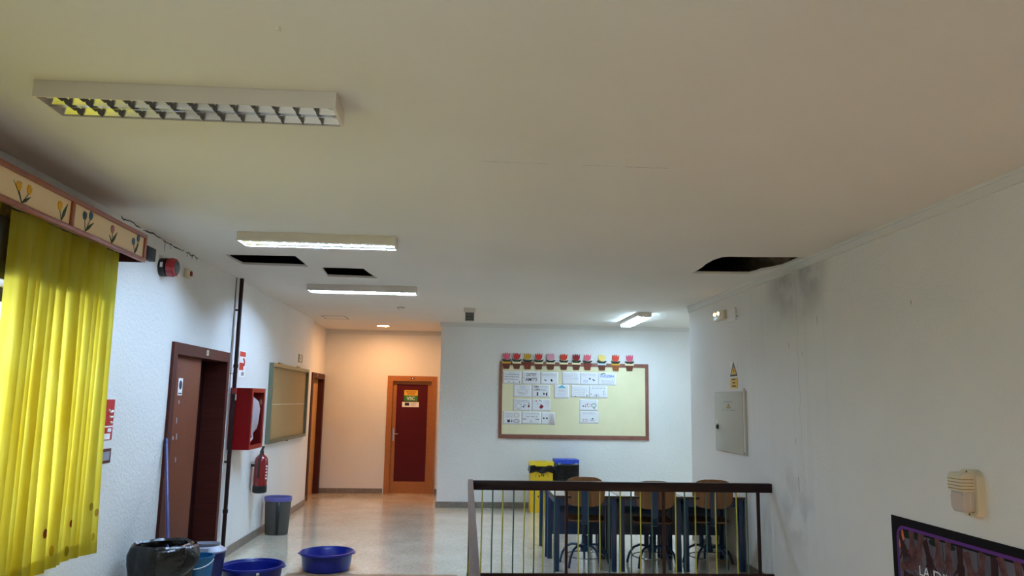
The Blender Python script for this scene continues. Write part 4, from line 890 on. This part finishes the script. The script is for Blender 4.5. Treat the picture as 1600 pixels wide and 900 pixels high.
t = thing('warning_sign', 'yellow triangular electricity warning sign above the grey cabinet', 'sign', (XR, 8.04, 2.0), RRT)
B().box((-.115, -.02, 0), (.115, .15, .002)).obj('backing', 'wall_paint', t)
B().prism([(-.105, -.005), (.105, -.005), (0, .14)], .002, .004).obj('triangle', 'warn_yellow', t, smooth=False)
B().prism([(-.11, -.012), (.11, -.012), (0, .15)], .0042, .0048, holes=[[(-.078, .008), (.078, .008), (0, .11)]]).obj('border', 'black', t, smooth=False)
B().prism([(-.006, .015), (.022, .055), (.006, .055), (.012, .095), (-.02, .048), (-.003, .048)], .0045, .0052).obj('print', 'black', t, smooth=False)
B().box((-.105, -.14, 0), (.105, -.03, .004)).obj('text_plate', 'warn_yellow', t)
for k, (a, c) in enumerate(((-.06, .05), (-.04, .04), (-.06, .055))): B().box((a, -.052-.036*k, .004), (c, -.038-.036*k, .0046)).obj('print', 'black', t)
t = thing('emergency_light', 'emergency lamp with two small glowing bulbs high on the damp wall', 'emergency light', (XR, 8.36, 2.685), RRT)
B().box((-.165, -.05, 0), (.165, .05, .05), .008).obj('body', 'plastic_beige', t)
for u_ in (-.06, .06):
    B().lathe([(.0, .0), (.02, .005), (.034, .02), (.036, .02), (.02, 0)], c=(u_, .018, .05), seg=18).obj('reflector', 'aluminium', t)
    bpy_o = B().lathe([(0, 0), (.012, .004), (.02, .016), (.014, .03), (0, .034)], c=(u_, .018, .052), seg=14).obj('bulb', 'bulb_on', t)
t = thing('blank_box', 'blank white wiring box next to the emergency lamp', 'box', (XR, 8.045, 2.66), RRT)
B().box((-.13, -.07, 0), (.13, .07, .018), .004).obj('cover', 'wall_paint', t); B().lathe([(0, 0), (.008, 0), (.008, .004), (0, .004)], c=(.15, -.03, .0), seg=10).obj('plug', 'dark_metal', t)
# bulkhead lamp
t = thing('bulkhead_lamp', 'beige bulkhead lamp with ribbed hood above the poster', 'wall lamp', (XR, 4.222, 1.205), RRT)
B().prism(rrect(-.078, -.13, .078, .13, .05), 0, .026).obj('back_plate', 'plastic_beige', t)
B().prism(rrect(-.078, -.13, .078, .13, .05), .026, .046, holes=[rrect(-.056, -.108, .056, .108, .03)]).obj('bezel', 'plastic_beige', t)
gb = B().prism(rrect(-.053, -.104, .053, .104, .028), .026, .112).obj('glass_bowl', 'lamp_glass', t)
B().prism(rrect(-.053, -.09, .053, .0, .02), .112, .116).obj('front_lens', 'lamp_inner', gb)
for v_ in (-.05,): B().box((-.0535, -.085, .070), (.0535, .0, .074)).obj('lens_seam', 'plastic_beige', gb)
hd = B().prism([(.028, .012), (.122, .012), (.124, .094), (.105, .112), (.028, .112)], -.060, .060, f=lambda a, b_, c: (c, b_, a)).obj('hood', 'plastic_beige', t, smooth=False)
for k in range(4): B().box((-.0606, .022+k*.018, .05), (.0606, .027+k*.018, .1248)).obj('hood_groove', 'cork', hd)
for v_ in (-.119, .119): B().lathe([(0, 0), (.005, 0), (.004, .004), (0, .004)], c=(0, v_, .046), seg=8).obj('screw', 'dark_metal', t)
# poster
t = thing('poster', 'dark purple bordered poster of reaching hands titled LA DIVERSIDAD', 'poster', (XR-.002, 5.10, .96), RRT)
PW, PH = 1.55, .86
B().box((0, -PH, 0), (PW, 0, .004)).obj('sheet', 'poster_black', t)
for k in range(9): B().box((.075+k*.158, -PH+.08, .004), (.075+(k+1)*.158-.006, -.085, .0044)).obj('printed_plank', 'poster_grey', t)
B().prism(rrect(.055, -PH+.05, PW-.055, -.052, .085), .0046, .0050, holes=[rrect(.072, -PH+.07, PW-.072, -.072, .07)]).obj('printed_border', 'poster_purple', t, smooth=False)
rnd = random.Random(11)
def hand(u, v, ang, sc, m_, arm):
    b = B(); ca, sa = math.cos(ang), math.sin(ang)
    P = lambda a, c: (u+(a*ca-c*sa)*sc, v+(a*sa+c*ca)*sc, 0)
    zz = [0]
    def poly(L_):
        zz[0] += .00003
        b.bm.faces.new([b.bm.verts.new((*P(*q)[:2], zz[0])) for q in L_])
    poly([(-.022, arm), (.022, arm), (.018, .01), (-.018, .01)])
    poly([(p[0], p[1]) for p in ell(0, -.018, .027, .034, 14)])
    for (a, ln, wd) in ((-.85, .05, .008), (-.32, .07, .0075), (-.06, .078, .0075), (.2, .072, .0075), (.5, .055, .007)):
        s_, c_ = math.sin(a), -math.cos(a); bx_, by_ = .022*math.sin(a), -.025
        ex, ey = bx_+s_*ln, by_+c_*ln*.9; nx, ny = -c_*wd, s_*wd
        poly([(bx_-nx, by_-ny), (bx_+nx, by_+ny), (ex+nx*.6, ey+ny*.6), (ex-nx*.6, ey-ny*.6)])
    o = b.obj('printed_hand', m_, t, recalc=False, smooth=False); o.location = (0, 0, .0047+rnd.uniform(0, .0002)); o['kind'] = 'stuff'
for k in range(15): hand(.13+k*.096+rnd.uniform(-.02, .02), -.155-rnd.uniform(0, .045), rnd.uniform(-.35, .35), rnd.uniform(1.15, 1.45), 'poster_hand' if k % 3 else 'poster_hand_dark', .075)
for k in range(7): hand(.165+rnd.uniform(0, .03), -.22-k*.075, PI/2+rnd.uniform(-.3, .3), rnd.uniform(1.1, 1.35), 'poster_hand' if k % 2 else 'poster_hand_dark', .065)
b = B()
for (u_, v_, rx, ry_) in ((.11, -.12, .03, .035), (.17, -.105, .05, .022), (.30, -.10, .06, .022), (.46, -.105, .05, .02), (.62, -.1, .05, .018)): blob(b, u_, v_, rx, ry_)
b.obj('printed_leaves', 'poster_green', t, recalc=False, smooth=False, loc=(0, 0, .00455))
for L_ in ([(.118, -.078), (.132, -.078), (.146, -.13), (.130, -.15), (.116, -.115)], [(.080, -.15), (.088, -.15), (.10, -.185), (.09, -.20), (.080, -.19)]): B().prism(L_, .0049, .0051).obj('printed_flame', 'poster_orange', t, smooth=False)
text('lettering', 'LA', .085, 'poster_letter', t, (.287, -.328, .0052), width=.105)
text('lettering', 'DIVERSIDAD', .085, 'poster_letter', t, (.43, -.328, .0052), width=.70)

# added warm fill lamp, out of view in the stairwell, tinting ceiling and wall
t = thing('added_fill_lamp', 'added unseen warm fill globe inside the stairwell below floor level', 'wall lamp', (XR-.12, 3.0, -.55))
B().lathe([(0, -.09), (.05, -.075), (.085, -.02), (.085, .02), (.05, .075), (0, .09)], seg=24).obj('globe', 'fill_globe_on', t)
B().box((.08, -.05, -.05), (.12, .05, .05), .005).obj('wall_plate', 'white_enamel', t)
